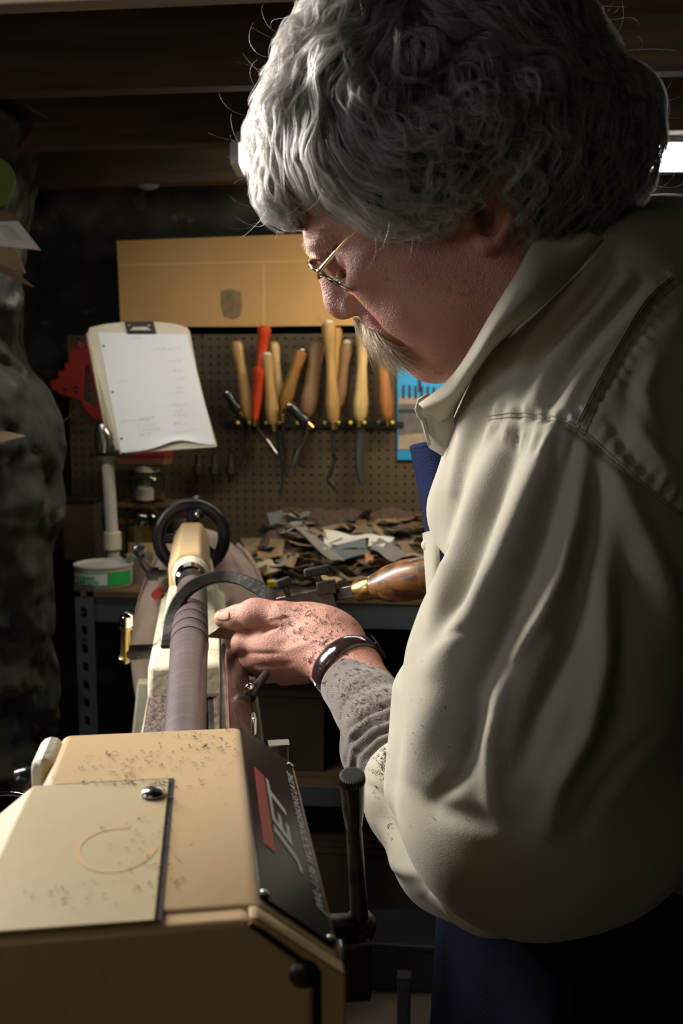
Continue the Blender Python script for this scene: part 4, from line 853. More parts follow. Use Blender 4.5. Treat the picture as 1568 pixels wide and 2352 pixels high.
obj('wooden_handle', G().rev(hB, hC, [(0, .0160), (.03, .0175), (.12, .0235), (.26, .0268), (.40, .0262), (.43, .0256), (.435, .0264), (.7, .020), (.95, .0185), (1, .012)], 36), M['handle'], tool_, world=True, auto=35)
# parting blade passing under the thumb
bt = [W(474, 1462, 1.262), W(497, 1443, 1.262), W(545, 1440, 1.262), W(590, 1452, 1.262), W(540, 1468, 1.262)]
obj('parting_blade', G().prism([W(473, 1464, 1.262), W(502, 1440, 1.262), W(600, 1425, 1.262), W(640, 1440, 1.262), W(640, 1462, 1.262), W(520, 1468, 1.262)], Vector(FW)*.005), mat('worn_tool_steel', (.16, .12, .09), .35, .9, c2=(.35, .26, .18), scale=30), tool_, world=True, bevel=.0008)
# ================================================================ THE MAN
import openvdb
def smin(a, b, k): h = np.maximum(k-np.abs(a-b), 0)/k; return np.minimum(a, b)-h*h*k*.25
class SDF:
    BIG = 0.06
    def __init__(s, lo, hi, vx):
        s.lo = np.array(lo, float); s.vx = vx; s.n = np.ceil((np.array(hi)-s.lo)/vx).astype(int)+1
        s.a = np.full(s.n, s.BIG, np.float32); s.ax = [(s.lo[i]+np.arange(s.n[i])*vx).astype(np.float32) for i in range(3)]
    def _sub(s, lo, hi):
        i0 = np.clip(np.floor((np.array(lo)-s.lo)/s.vx).astype(int), 0, s.n-1); i1 = np.clip(np.ceil((np.array(hi)-s.lo)/s.vx).astype(int)+1, 1, s.n)
        sl = tuple(slice(a, b) for a, b in zip(i0, i1))
        if any(b <= a for a, b in zip(i0, i1)): return None, None
        return sl, (s.ax[0][sl[0]][:, None, None], s.ax[1][sl[1]][None, :, None], s.ax[2][sl[2]][None, None, :])
    def _put(s, sl, d, k, sub):
        if sub: s.a[sl] = -smin(-s.a[sl], d, k)
        else: s.a[sl] = smin(s.a[sl], d, k)
    def ell(s, c, r, R=None, k=.01, sub=False):
        m = max(r)+.03+k; sl, g = s._sub(np.array(c)-m, np.array(c)+m)
        if sl is None: return
        q = [g[i]-np.float32(c[i]) for i in range(3)]
        if R is not None: q = [q[0]*R[j][0]+q[1]*R[j][1]+q[2]*R[j][2] for j in range(3)]
        k0 = np.sqrt(sum((q[i]/r[i])**2 for i in range(3))); k1 = np.sqrt(sum((q[i]/r[i]**2)**2 for i in range(3)))+1e-6
        s._put(sl, (k0*(k0-1)/k1).astype(np.float32), k, sub)
    def cone(s, a, b, ra, rb, k=.01, sub=False, sq=None):
        a = np.array(a, float); b = np.array(b, float); m = max(ra, rb)+.03+k; sl, g = s._sub(np.minimum(a, b)-m, np.maximum(a, b)+m)
        if sl is None: return
        ab = b-a; L2 = ab@ab; q = [g[i]-np.float32(a[i]) for i in range(3)]
        t = np.clip((q[0]*ab[0]+q[1]*ab[1]+q[2]*ab[2])/L2, 0, 1); d = np.sqrt(sum((q[i]-t*ab[i])**2 for i in range(3)))-(ra+(rb-ra)*t)
        s._put(sl, d.astype(np.float32), k, sub)
    def chain(s, pts, rad, k=.01, **kw):
        for i in range(len(pts)-1): s.cone(pts[i], pts[i+1], rad[i], rad[i+1], k, **kw)
    def mesh(s, smooth=1):
        a = s.a.copy()
        for _ in range(smooth):
            for ax in range(3):
                b = a.copy(); sl = [slice(None)]*3; sm = [slice(None)]*3; sp = [slice(None)]*3; sl[ax] = slice(1, -1); sm[ax] = slice(0, -2); sp[ax] = slice(2, None)
                b[tuple(sl)] = .5*a[tuple(sl)]+.25*(a[tuple(sm)]+a[tuple(sp)]); a = b
        g = openvdb.FloatGrid(s.BIG); g.copyFromArray(a)
        P_, T_, Q_ = g.convertToPolygons(0.0, 0.0)
        P_ = P_*s.vx+s.lo
        return P_, T_, Q_
    def sample(s, P_):
        q = (P_-s.lo)/s.vx; q = np.clip(q, 0, s.n-1.001); i = q.astype(int); f = q-i; r = 0
        for dx_ in (0, 1):
            for dy_ in (0, 1):
                for dz_ in (0, 1):
                    wt = (f[:, 0] if dx_ else 1-f[:, 0])*(f[:, 1] if dy_ else 1-f[:, 1])*(f[:, 2] if dz_ else 1-f[:, 2])
                    r = r+wt*s.a[np.minimum(i[:, 0]+dx_, s.n[0]-1), np.minimum(i[:, 1]+dy_, s.n[1]-1), np.minimum(i[:, 2]+dz_, s.n[2]-1)]
        return r
    def grad(s, P_, e=None):
        e = e or s.vx*1.5; g = np.stack([s.sample(P_+d)-s.sample(P_-d) for d in np.eye(3)*e], 1); return g/(np.linalg.norm(g, axis=1, keepdims=True)+1e-9)
def np_mesh(name, P_, T_, Q_, m, parent=None, flip=False):
    me = bpy.data.meshes.new(name); nT, nQ = len(T_), len(Q_)
    idx = np.concatenate([np.asarray(T_).reshape(-1), np.asarray(Q_).reshape(-1)]).astype(np.int32)
    if parent is not None:
        Mi = np.array(pmat(parent).inverted()); P_ = P_@Mi[:3, :3].T+Mi[:3, 3]
    me.vertices.add(len(P_)); me.vertices.foreach_set('co', P_.astype(np.float32).ravel())
    me.loops.add(len(idx)); me.loops.foreach_set('vertex_index', idx)
    st = np.concatenate([np.arange(nT)*3, nT*3+np.arange(nQ)*4]).astype(np.int32); me.polygons.add(nT+nQ); me.polygons.foreach_set('loop_start', st)
    me.polygons.foreach_set('use_smooth', np.ones(nT+nQ, bool)); me.update(calc_edges=True); me.validate()
    me.materials.append(m); o = bpy.data.objects.new(name, me); COL.objects.link(o)
    if flip: me.flip_normals()
    if parent is not None: o.parent = parent
    return o
def vnormals(P_, T_, Q_):
    N_ = np.zeros_like(P_)
    for A_ in (T_, Q_):
        if len(A_):
            A_ = np.asarray(A_); n = np.cross(P_[A_[:, 1]]-P_[A_[:, 0]], P_[A_[:, 2]]-P_[A_[:, 0]])
            for k in range(A_.shape[1]): np.add.at(N_, A_[:, k], n)
    return N_/(np.linalg.norm(N_, axis=1, keepdims=True)+1e-12)

# skin with pores, blotches and fine lines
def skin_mat(name, c1, c2, wr=0.0):
    m = mat(name, c1, .46, c2=c2, scale=26, sss=.10, spec=.5, detail=5, c3=tuple(k*.90 for k in c1), c3t=.63, c3s=75); nt = m.node_tree; N = nt.nodes; L = nt.links; b = N['Principled BSDF']
    tc = [n for n in N if n.type == 'TEX_COORD'][0]
    v = N.new('ShaderNodeTexVoronoi'); v.inputs['Scale'].default_value = 900; L.new(tc.outputs['Object'], v.inputs['Vector'])
    n2 = N.new('ShaderNodeTexNoise'); n2.inputs['Scale'].default_value = 260; n2.inputs['Detail'].default_value = 5
    mp = N.new('ShaderNodeMapping'); mp.inputs['Scale'].default_value = (1, 1, 1) if not wr else (1, 1, 1); L.new(tc.outputs['Object'], mp.inputs[0]); L.new(mp.outputs[0], n2.inputs['Vector'])
    ad = N.new('ShaderNodeMath'); ad.operation = 'ADD'; L.new(v.outputs['Distance'], ad.inputs[0]); L.new(n2.outputs['Fac'], ad.inputs[1])
    bp = N.new('ShaderNodeBump'); bp.inputs['Strength'].default_value = .6; bp.inputs['Distance'].default_value = .0011; L.new(ad.outputs[0], bp.inputs['Height']); L.new(bp.outputs[0], b.inputs['Normal'])
    return m
M['skin'] = skin_mat('weathered_skin', (.47, .215, .165), (.56, .285, .205))
M['nail'] = mat('thumb_nail', (.46, .27, .20), .55, c2=(.42, .23, .18), scale=60, spec=.25)
M['khaki'] = mat('khaki_cotton', (.42, .390, .315), .92, c2=(.385, .355, .28), scale=14, bump=.16, bscale=700, sheen=.15, spec=.15)
M['denim'] = mat('navy_denim', (.010, .020, .075), .85, c2=(.007, .013, .05), scale=30, spec=.08, wave=(260, .55, 0), bump=.4, bscale=500)
M['denimdark'] = mat('dark_navy_trouser', (.007, .010, .022), .9, c2=(.005, .007, .014), scale=10, spec=.08, bump=.3, bscale=300)
M['knit'] = mat('grey_ribbed_knit', (.20, .165, .145), .95, c2=(.15, .125, .11), scale=40, wave=(210, .45, 0), bump=.5, bscale=500, sheen=.4)
M['thread'] = mat('khaki_thread', (.30, .265, .19), .9)

man = thing('person', 'grey haired man in a khaki shirt and glasses bending over the lathe, holding the tool', 'person', tuple(wz(1480, 3300, 0)*np.array((1, 1, 0))+np.array((0, 0, 0))))

# ---------------------------------------------------------------- head, in its own frame: f forward, u up, l towards the camera
D0 = .76; HO = W(975, 385, D0)
vd = ray(900, 600); vd /= np.linalg.norm(vd)
f3 = -.78*RT-.63*UP; v3 = .63*RT-.78*UP
Lh = -vd+.10*f3+.10*v3; Lh /= np.linalg.norm(Lh)
Fh = f3-Lh*(f3@Lh); Fh /= np.linalg.norm(Fh); Uh = np.cross(Lh, Fh)
if Uh@v3 > 0: Uh = -Uh
def hcoord(px, py, l): r = ray(px, py); t = (l-(CP-HO)@Lh)/(r@Lh); q = CP+r*t-HO; return np.array([q@Fh, q@Uh, l])
def h2w(P_): P_ = np.atleast_2d(P_); return HO+P_[:, :1]*Fh+P_[:, 1:2]*Uh+P_[:, 2:3]*Lh
hd = SDF((-.14, -.25, -.105), (.15, .11, .105), .0015)
hd.ell((0, 0, 0), (.105, .090, .074), k=.02); hd.ell((-.035, -.01, 0), (.08, .08, .070), k=.02)
hd.ell((.045, -.055, 0), (.060, .066, .058), k=.02)
for s_ in (1, -1):
    hd.chain([(-.012, -.070, .056*s_), (-.005, -.104, .050*s_), (.040, -.122, .034*s_), (.075, -.118, .010*s_)], [.020, .022, .020, .018], k=.025)
    hd.ell((.045, -.074, .036*s_), (.046, .042, .029), k=.02)
    hd.ell((.064, -.034, .044*s_), (.028, .018, .016), k=.018)
    hd.ell((.020, -.075, .045*s_), (.050, .050, .026), k=.02)
    hd.ell((.088, .008, .024*s_), (.016, .009, .024), k=.014)
    hd.ell((.101, -.0150, .030*s_), (.0175, .0125, .017), k=.010, sub=True)
hd.ell((.070, -.078, 0), (.038, .032, .032), k=.015); hd.ell((.078, -.116, 0), (.021, .0165, .022), k=.012)
hd.ell((.035, -.122, 0), (.052, .026, .044), k=.03)
hd.cone((-.025, -.08, 0), (-.075, -.24, -.0), .056, .056, k=.03)
hd.cone((.100, -.006, 0), (.110, -.036, 0), .0085, .0115, k=.012); hd.ell((.1125, -.0430, 0), (.0138, .0142, .0145), k=.008)
hd.ell((.1030, -.0290, 0), (.012, .02, .013), k=.01)
for s_ in (1, -1):
    hd.ell((.1030, -.0480, .0135*s_), (.0115, .0092, .0078), k=.006)
    hd.ell((.1120, -.0590, .0075*s_), (.0060, .0040, .0038), k=.003, sub=True)
    hd.cone((.1020, -.0440, .0245*s_), (.0930, -.0480, .0210*s_), .0012, .0015, k=.006, sub=True)
    hd.chain([(.1010, -.0500, .0255*s_), (.0960, -.068, .0330*s_), (.088, -.090, .0370*s_)], [.0022, .003, .002], k=.009, sub=True)
    hd.ell((.0790, -.0155, .0310*s_), (.0132, .0128, .0132), k=.0025)
    hd.chain([(.0925, -.0035, .0210*s_), (.0885, -.0035, .0320*s_), (.0790, -.0085, .0440*s_)], [.0030, .0030, .0022], k=.004)            # eyeball under the lowered lid
    hd.cone((.0860, -.0240, .0200*s_), (.0790, -.0240, .0420*s_), .0014, .0016, k=.003, sub=True)
    hd.cone((.0920, -.0030, .0200*s_), (.0820, -.0040, .0430*s_), .0022, .0022, k=.005, sub=True)
    hd.ell((.083, -.0335, .0310*s_), (.0095, .0065, .0135), k=.008)
    for q in range(3): hd.cone((.066, -.016-.005*q, .0495*s_), (.056, -.013-.009*q, .0560*s_), .0008, .0008, k=.004, sub=True)
hd.ell((.1005, -.0955, 0), (.0090, .0068, .019), k=.006); hd.ell((.1035, -.0800, 0), (.0085, .0105, .023), k=.008)
hd.cone((.104, -.0890, -.02), (.104, -.0890, .02), .0015, .0015, k=.003, sub=True)
hd.cone((.096, -.1060, -.012), (.096, -.1060, .012), .003, .003, k=.008, sub=True)
hd.cone((.060, -.126, .028), (.030, -.138, .045), .003, .003, k=.012, sub=True)
# ears
def earpt(px, py, l=.078): return hcoord(px, py, l)
for s_ in (1, -1):
    def E_(px, py, l=.078): q = hcoord(px, py, l); q[2] *= s_; return q
    hd.ell(E_(1120, 492, .074), (.022, .027, .0065), k=.008)
    rim = [E_(1085, 440, .074), E_(1105, 405, .080), E_(1140, 398, .084), E_(1163, 425, .087), E_(1169, 465, .088), E_(1163, 510, .087), E_(1143, 545, .085), E_(1112, 560, .083), E_(1092, 545, .080)]
    hd.chain(rim, [.0035, .0035, .004, .0045, .0048, .0050, .0058, .0072, .005], k=.005)
    hd.ell(E_(1108, 478, .090), (.0120, .0165, .0135), k=.004, sub=True)
    hd.ell(E_(1112, 500, .086), (.0075, .0140, .0110), k=.004, sub=True)
    hd.ell(E_(1080, 505, .079), (.0055, .0075, .0050), k=.004)
    hd.chain([E_(1150, 430, .083), E_(1150, 480, .083), E_(1138, 520, .082)], [.003, .0032, .003], k=.005)
hP, hT, hQ = hd.mesh(1); hPw = h2w(hP)

# ---------------------------------------------------------------- hands
def cc(px, py, d): p = W(px, py, d)-CP; return np.array([p@RT, p@UP, -(p@FW)])
def c2w(P_): P_ = np.atleast_2d(P_); return CP+P_[:, :1]*RT+P_[:, 1:2]*UP-P_[:, 2:3]*FW
lo = np.minimum(cc(470, 1640, 1.34), cc(470, 1640, 1.08)); lo = np.array([-.18, -.27, -1.36]); hi = np.array([.06, -.075, -1.03])
hs = SDF(lo, hi, .0014)
def HC(sd, pts, r, k=.006, **kw): sd.chain([cc(*p) for p in pts], r, k=k, **kw)
HC(hs, [(655, 1478, 1.222), (560, 1478, 1.238), (556, 1492, 1.262), (590, 1492, 1.285)], [.021, .0150, .0128, .0105], .007)
HC(hs, [(665, 1505, 1.230), (580, 1516, 1.240), (584, 1528, 1.268), (620, 1515, 1.288)], [.022, .0158, .0135, .0110], .006)
HC(hs, [(680, 1525, 1.238), (612, 1538, 1.250), (618, 1545, 1.272), (650, 1530, 1.290)], [.020, .0150, .0125, .0105], .006)
HC(hs, [(700, 1535, 1.245), (652, 1548, 1.258), (658, 1550, 1.275), (680, 1538, 1.290)], [.019, .0135, .0115, .0098], .006)
hs.ell(cc(690, 1478, 1.222), (.052, .043, .028), k=.018)
hs.ell(cc(655, 1500, 1.232), (.040, .034, .028), k=.018)
hs.ell(cc(705, 1430, 1.218), (.048, .024, .024), k=.018)
HC(hs, [(735, 1490, 1.205), (800, 1535, 1.160), (860, 1620, 1.10)], [.036, .0330, .036], .022)
hs.ell(cc(760, 1470, 1.195), (.040, .034, .028), k=.02)
th = SDF(lo, hi, .0014)
HC(th, [(745, 1438, 1.200), (650, 1418, 1.215), (585, 1411, 1.226), (545, 1418, 1.236), (512, 1421, 1.243)], [.024, .0190, .0170, .0150, .0118], .006)
th.ell(cc(590, 1405, 1.222), (.020, .0135, .014), k=.012)
nax = cc(508, 1413, 1.234)
hs.a = smin(hs.a, th.a, .0035)
HC(hs, [(640, 1440, 1.20), (605, 1447, 1.2065), (560, 1452, 1.215)], [.0012, .0018, .001], .006, sub=True)
aP, aT, aQ = hs.mesh(1)
def fold(P_, N_, lines, pxw=True):
    q = P_; d = -q[:, 2]; px = 784+F*q[:, 0]/d; py = 1176-F*q[:, 1]/d
    vw = q/np.linalg.norm(q, axis=1, keepdims=True); facing = np.clip(-(N_*vw).sum(1)*3, 0, 1); disp = np.zeros(len(q))
    for pts, amp, wd in lines:
        best = np.full(len(q), 1e9); tb = np.zeros(len(q)); pts = np.array(pts, float); seg = np.linalg.norm(np.diff(pts, axis=0), axis=1); cum = np.concatenate([[0], np.cumsum(seg)]); tot = cum[-1]
        for i in range(len(pts)-1):
            a_ = pts[i]; ab = pts[i+1]-a_; t_ = np.clip(((px-a_[0])*ab[0]+(py-a_[1])*ab[1])/(ab@ab), 0, 1); dd = np.hypot(px-a_[0]-t_*ab[0], py-a_[1]-t_*ab[1])
            m_ = dd < best; best[m_] = dd[m_]; tb[m_] = (cum[i]+t_[m_]*seg[i])/tot
        disp += amp*np.exp(-(best/wd)**2)*np.sin(np.pi*np.clip(tb*.86+.07, 0, 1))**.6
    return P_+N_*(disp*facing)[:, None]
HL = []
rq = random.Random(4)
for k in range(17):
    x = 655+k*8+rq.uniform(-2, 2); HL.append(([(x-6, 1440+abs(k-8)*2), (x+2, 1480), (x+14+k*.6, 1520), (x+34, 1556)], -.00032, 2.2))
for k in range(4): HL.append(([(566+k*5, 1392), (563+k*5, 1410), (566+k*5, 1428)], -.0003, 2.0))
for k in range(5): HL.append(([(600+k*9, 1442-k*2), (625+k*9, 1425-k*2), (650+k*8, 1418)], -.0004, 2.6))
HL += [([(560, 1500), (600, 1502), (650, 1500)], -.0016, 6), ([(585, 1530), (625, 1530), (670, 1524)], -.0014, 6), ([(640, 1470), (690, 1440), (740, 1430)], .0012, 9), ([(640, 1500), (700, 1480), (740, 1478)], .0012, 9), ([(660, 1455), (720, 1460), (760, 1470)], -.0009, 9)]
aN = vnormals(aP, aT, aQ)
if (aN*(aP-aP.mean(0))).sum() < 0: aN = -aN
aP = fold(aP, aN, HL); aPw = c2w(aP)
# right hand, closed on the wooden handle behind the body
rs = SDF((.10, -.20, -1.32), (.30, .0, -1.10), .0025)
hx = cc(1120, 1300, 1.205)
for k in range(4):
    c_ = cc(1085+26*k, 1306-7*k, 1.20); rs.chain([c_+(.0, .024, -.018), c_+(0, .030, .012), c_+(0, .004, .030), c_+(0, -.020, .020)], [.0105, .0105, .010, .0085], k=.003)
rs.ell(cc(1135, 1285, 1.235), (.045, .030, .018), k=.01); rs.chain([cc(1150, 1270, 1.23), cc(1095, 1275, 1.235), cc(1060, 1300, 1.225)], [.014, .012, .010], k=.005)
rs.cone(cc(1160, 1285, 1.235), cc(1215, 1330, 1.22), .027, .028, k=.015)
bP, bT, bQ = rs.mesh(1); bPw = c2w(bP)

# ---------------------------------------------------------------- shirt, trousers (camera-aligned grid, metres)
sh_ = SDF((.02, -.52, -1.32), (.62, .36, -.58), .0026)
def S(a, b, ra, rb, k=.03): sh_.cone(cc(*a), cc(*b), ra, rb, k=k)
S((1350, 985, .93), (1440, 1500, .96), .135, .150, .05)
S((1440, 1500, .96), (1550, 1800, .99), .150, .130, .05)
S((1500, 800, .80), (1370, 660, .765), .070, .062, .04)
sh_.ell(cc(1500, 760, .86), (.100, .112, .12), k=.05)
sh_.ell(cc(1400, 880, .775), (.085, .095, .085), k=.05)
S((1215, 905, .80), (1100, 1180, .86), .045, .045, .05)
S((1375, 1110, .755), (1240, 1560, .77), .090, .097, .04)
S((1240, 1560, .77), (1205, 1830, .795), .097, .100, .04)
S((1240, 1860, .795), (1350, 1850, .81), .088, .088, .04)
sh_.cone(cc(985, 1600, .83), cc(925, 1810, .83), .030, .012, k=.03)
S((1250, 900, 1.0), (1350, 1500, 1.10), .09, .065, .04)       # far shoulder and sleeve
sh_.cone(cc(1400, 1480, 1.13), cc(1225, 1345, 1.20), .06, .045, k=.03)
fs = SDF((.0, -.52, -1.12), (.36, -.12, -.62), .0026)
fs.chain([cc(932, 1735, 1.02), cc(960, 1830, .965), cc(1050, 1950, .90), cc(1130, 1960, .86)], [.042, .047, .053, .068], k=.03)
fs.cone(cc(938, 1700, 1.03), cc(905, 1770, 1.02), .028, .024, k=.02)
# cut the sleeve mouth where the knit cuff comes out
def halfspace(sd, p, n, k=.004):
    g = (sd.ax[0][:, None, None], sd.ax[1][None, :, None], sd.ax[2][None, None, :]); d = sum((g[i]-p[i])*n[i] for i in range(3)); sd.a = -smin(-sd.a, -d.astype(np.float32)*-1, k) if False else np.maximum(sd.a, d.astype(np.float32))
ax_f = cc(860, 1640, 1.09)-cc(1000, 1900, .93); ax_f /= np.linalg.norm(ax_f)
halfspace(fs, cc(882, 1706, 1.045), ax_f)
FOLDS = [([(1275, 990), (1215, 1130), (1150, 1290), (1085, 1410), (1000, 1530)], .011, 34), ([(1130, 1050), (1062, 1200), (1018, 1350), (990, 1470)], .008, 24),
 ([(1345, 1030), (1330, 1180), (1292, 1320), (1240, 1420), (1180, 1500)], .008, 24), ([(1385, 1330), (1385, 1520), (1345, 1680), (1280, 1800), (1255, 1900)], .009, 28),
 ([(1400, 1060), (1460, 1200), (1520, 1330), (1545, 1470)], .008, 30), ([(1060, 1480), (1000, 1600), (960, 1700), (925, 1800)], .006, 50), ([(1150, 1560), (1120, 1700), (1130, 1830), (1150, 1900)], .005, 26),
 ([(1195, 990), (1115, 1190), (1055, 1370), (1000, 1470)], -.010, 24), ([(1310, 1020), (1245, 1240), (1165, 1440), (1100, 1580), (1070, 1740)], -.011, 30),
 ([(1375, 1040), (1352, 1240), (1312, 1480), (1240, 1640), (1200, 1760)], -.010, 34), ([(1440, 1250), (1450, 1450), (1430, 1650), (1360, 1790)], -.008, 34), ([(1330, 1900), (1440, 1760), (1510, 1690)], -.005, 22), ([(1370, 1870), (1470, 1740), (1530, 1680)], .004, 18),
 ([(930, 1800), (1000, 1860), (1080, 1880), (1200, 1900)], -.005, 26), ([(1100, 1640), (1060, 1780), (990, 1840)], -.006, 20), ([(1000, 1480), (1080, 1452), (1150, 1460)], -.002, 10),
 # yoke and shoulder
 ([(1380, 600), (1300, 690), (1220, 780), (1180, 850)], .006, 18), ([(1440, 640), (1350, 740), (1270, 830), (1220, 930)], .006, 18), ([(1500, 660), (1400, 780), (1330, 880), (1290, 950)], .005, 16),
 ([(1410, 610), (1320, 720), (1240, 810), (1200, 900)], -.006, 16), ([(1470, 650), (1370, 770), (1300, 860), (1250, 950)], -.005, 14), ([(1170, 800), (1120, 900), (1070, 1000), (1040, 1120)], .006, 18), ([(1140, 880), (1090, 1000), (1050, 1150), (1030, 1280)], -.006, 14),
 ([(1120, 962), (1200, 955), (1290, 970), (1350, 1005), (1440, 1090), (1560, 1185)], -.0045, 9), ([(1338, 1000), (1370, 930), (1440, 800), (1500, 705), (1570, 640)], -.004, 10), ([(1320, 985), (1350, 920), (1420, 790), (1480, 695), (1550, 625)], .003, 12),
 ([(1560, 720), (1500, 800), (1470, 900), (1500, 1000)], .007, 26), ([(1530, 760), (1450, 880), (1440, 980)], -.006, 22), ([(1440, 930), (1470, 1010), (1540, 1080)], .006, 20), ([(1400, 960), (1440, 1040), (1500, 1100)], -.004, 14)]
rng2 = random.Random(3)
for k in range(26):       # puckers across the seams
    t_ = k/25; a_ = np.array((1130, 960))*(1-t_)+np.array((1345, 1003))*t_; FOLDS.append(([(a_[0]-6, a_[1]+3), (a_[0]-26+rng2.uniform(-8, 8), a_[1]+50+rng2.uniform(-15, 25))] if k % 2 else [(a_[0], a_[1]-6), (a_[0]+14, a_[1]-34-rng2.uniform(0, 14))], (.0016 if k % 4 < 2 else -.0016), 5))
for k in range(30):
    t_ = k/29; a_ = np.array((1330, 985))*(1-t_)+np.array((1560, 640))*t_; a_ = a_+np.array((28*math.sin(t_*3.1), 0)); FOLDS.append(([(a_[0]-2, a_[1]+2), (a_[0]-32, a_[1]-14)], (.0013 if k % 2 else -.0013), 5))
for k in range(16):
    t_ = k/15; a_ = np.array((1360, 1010))*(1-t_)+np.array((1560, 1180))*t_; FOLDS.append(([(a_[0], a_[1]-4), (a_[0]+22, a_[1]-40)], (.0016 if k % 2 else -.0016), 6))
sP, sT, sQ = sh_.mesh(1); sN = vnormals(sP, sT, sQ)
if (sN*(sP-sP.mean(0))).sum() < 0: sN = -sN
nz_ = np.array([noise.noise(Vector(p*9))*.6+noise.noise(Vector(p*26))*.3 for p in sP[::1]]) if len(sP) < 400000 else np.zeros(len(sP))
sP = sP+sN*(nz_*.0035)[:, None]; sP = fold(sP, sN, FOLDS); sPw = c2w(sP)
shirt = np_mesh('shirt', sPw, sT, sQ, M['khaki'], man); tag(shirt, 'baggy khaki cotton shirt')
fP, fT, fQ = fs.mesh(1); fN = vnormals(fP, fT, fQ)
if (fN*(fP-fP.mean(0))).sum() < 0: fN = -fN
fP = fold(fP, fN, [([(860, 1760), (905, 1720), (960, 1690)], .004, 14), ([(850, 1800), (860, 1880), (900, 1960), (960, 2050)], .003, 14), ([(880, 1790), (890, 1880), (930, 1950), (990, 2040)], -.005, 12), ([(840, 1800), (880, 1830), (900, 1850)], -.003, 10), ([(870, 1950), (910, 1990), (960, 2010)], .004, 14)]); fPw = c2w(fP)
cuff = np_mesh('shirt_cuff_sleeve', fPw, fT, fQ, M['khaki'], man); tag(cuff, 'pushed back lower sleeve of the khaki shirt')
# seams of the shirt, laid on the cloth
def bvh_of(Pw, T_, Q_): return BVHTree.FromPolygons([tuple(p) for p in Pw], [tuple(int(i) for i in t_) for t_ in T_]+[tuple(int(i) for i in q_) for q_ in Q_])
shb = bvh_of(sPw, sT, sQ); fsb = bvh_of(fPw, fT, fQ)
def hit(bv, px, py):
    r = Vector(ray(px, py)).normalized(); h = bv.ray_cast(Vector(CP), r)
    return (h[0], h[1]) if h[0] is not None else (None, None)
def on_cloth(bv, pts, rad, name, m, lift=.0004, parent=man):
    out = []
    P2 = catm([Vector((p[0], p[1], 0)) for p in pts], 14)
    for p in P2:
        h, n = hit(bv, p.x, p.y)
        if h is not None:
            if n.dot(h-Vector(CP)) > 0: n = -n
            out.append(h+n*lift)
    if len(out) > 3: return obj(name, G().tube(out, rad, 6), m, parent, world=True, smooth=True)
for dx_, dy_ in ((0, 0), (-5, -9)):
    on_cloth(shb, [(1122+dx_, 964+dy_), (1200, 956+dy_), (1290, 971+dy_), (1348, 1004+dy_), (1440-dx_, 1090+dy_), (1564, 1188+dy_)], .0006, 'stitching', M['thread'])
for dx_, dy_ in ((0, 0), (-17, -9), (-21, -12)):
    on_cloth(shb, [(1340+dx_, 1000+dy_), (1372+dx_, 930+dy_), (1440+dx_, 802+dy_), (1500+dx_, 705+dy_), (1562+dx_, 646+dy_)], .0006, 'stitching', M['thread'])
# collar leaf
ci = [(1345, 515, .730), (1238, 545, .690), (1188, 622, .682), (1130, 715, .695), (1060, 832, .735), (1012, 888, .768), (960, 927, .795)]
cm = [(1350, 530), (1290, 600), (1218, 690), (1135, 770), (1085, 850), (1040, 915), (985, 950)]
coo = [(1385, 545), (1330, 620), (1250, 700), (1155, 780), (1108, 835), (1065, 905), (1031, 985)]
def clp(px, py, dflt, lift):
    h, n = hit(shb, px, py)
    if h is None: return Vector(W(px, py, dflt))
    return Vector(W(px, py, min(proj(h)[2]-lift, dflt+.03)))
rowI = catm([Vector(W(*p)) for p in ci], 5)
dI = [p[2] for p in ci]
o2 = [Vector(W(p[0], p[1], min(dI[i]+.045, proj(clp(p[0], p[1], dI[i]+.02, .0035))[2]))) for i, p in enumerate(coo)]
m2 = [Vector(W(p[0], p[1], min(dI[i]-.008, proj(o2[i])[2]-.004))) for i, p in enumerate(cm)]
rowM = catm(m2, 5); rowO = catm(o2, 5)
rows = []
for j in range(13):
    v_ = j/12; r = []
    for a_, b_, c_ in zip(rowI, rowM, rowO): r.append(a_*((1-v_)*(1-2*v_))+b_*(4*v_*(1-v_))+c_*(v_*(2*v_-1)))
    rows.append(r)
col = obj('collar', G().grid(rows, .0022), M['khaki'], man, world=True, auto=60)
# inner far side of the collar and the button band
def pan(name, quad, m, nu=8, nv=8, bulge=.006, th=.002, parent=man, **k):
    P4 = [Vector(W(*p)) for p in quad]; rows = []
    for j in range(nv+1): rows.append([P4[0].lerp(P4[1], i/nu).lerp(P4[3].lerp(P4[2], i/nu), j/nv)-Vector(FW)*bulge*math.sin(math.pi*i/nu)*math.sin(math.pi*j/nv) for i in range(nu+1)])
    return obj(name, G().grid(rows, th), m, parent, world=True, auto=60, **k)
pan('collar_stand', [(957, 932, .82), (1040, 905, .80), (1045, 1060, .83), (988, 1026, .84)], M['khaki'])
obj('collar_edge', G().tube([Vector(W(*p)) for p in ((985, 905, .815), (962, 920, .815), (956, 940, .817), (962, 956, .82), (972, 965, .82), (978, 990, .825), (986, 1022, .83))], .0016, 8), M['khaki'], man, world=True, smooth=True)
pan('button_band', [(974, 1224, .90), (1010, 1215, .88), (1010, 1400, .88), (986, 1395, .90)], M['khaki'], nv=14)
bb = Vector(W(978, 1252, .897)); obj('shirt_button', G().revz(bb, [(0, .0045), (.0015, .0045), (.002, .003)], 14, axis=-FW-RT*.8), M['ivory'], man, world=True, auto=40)
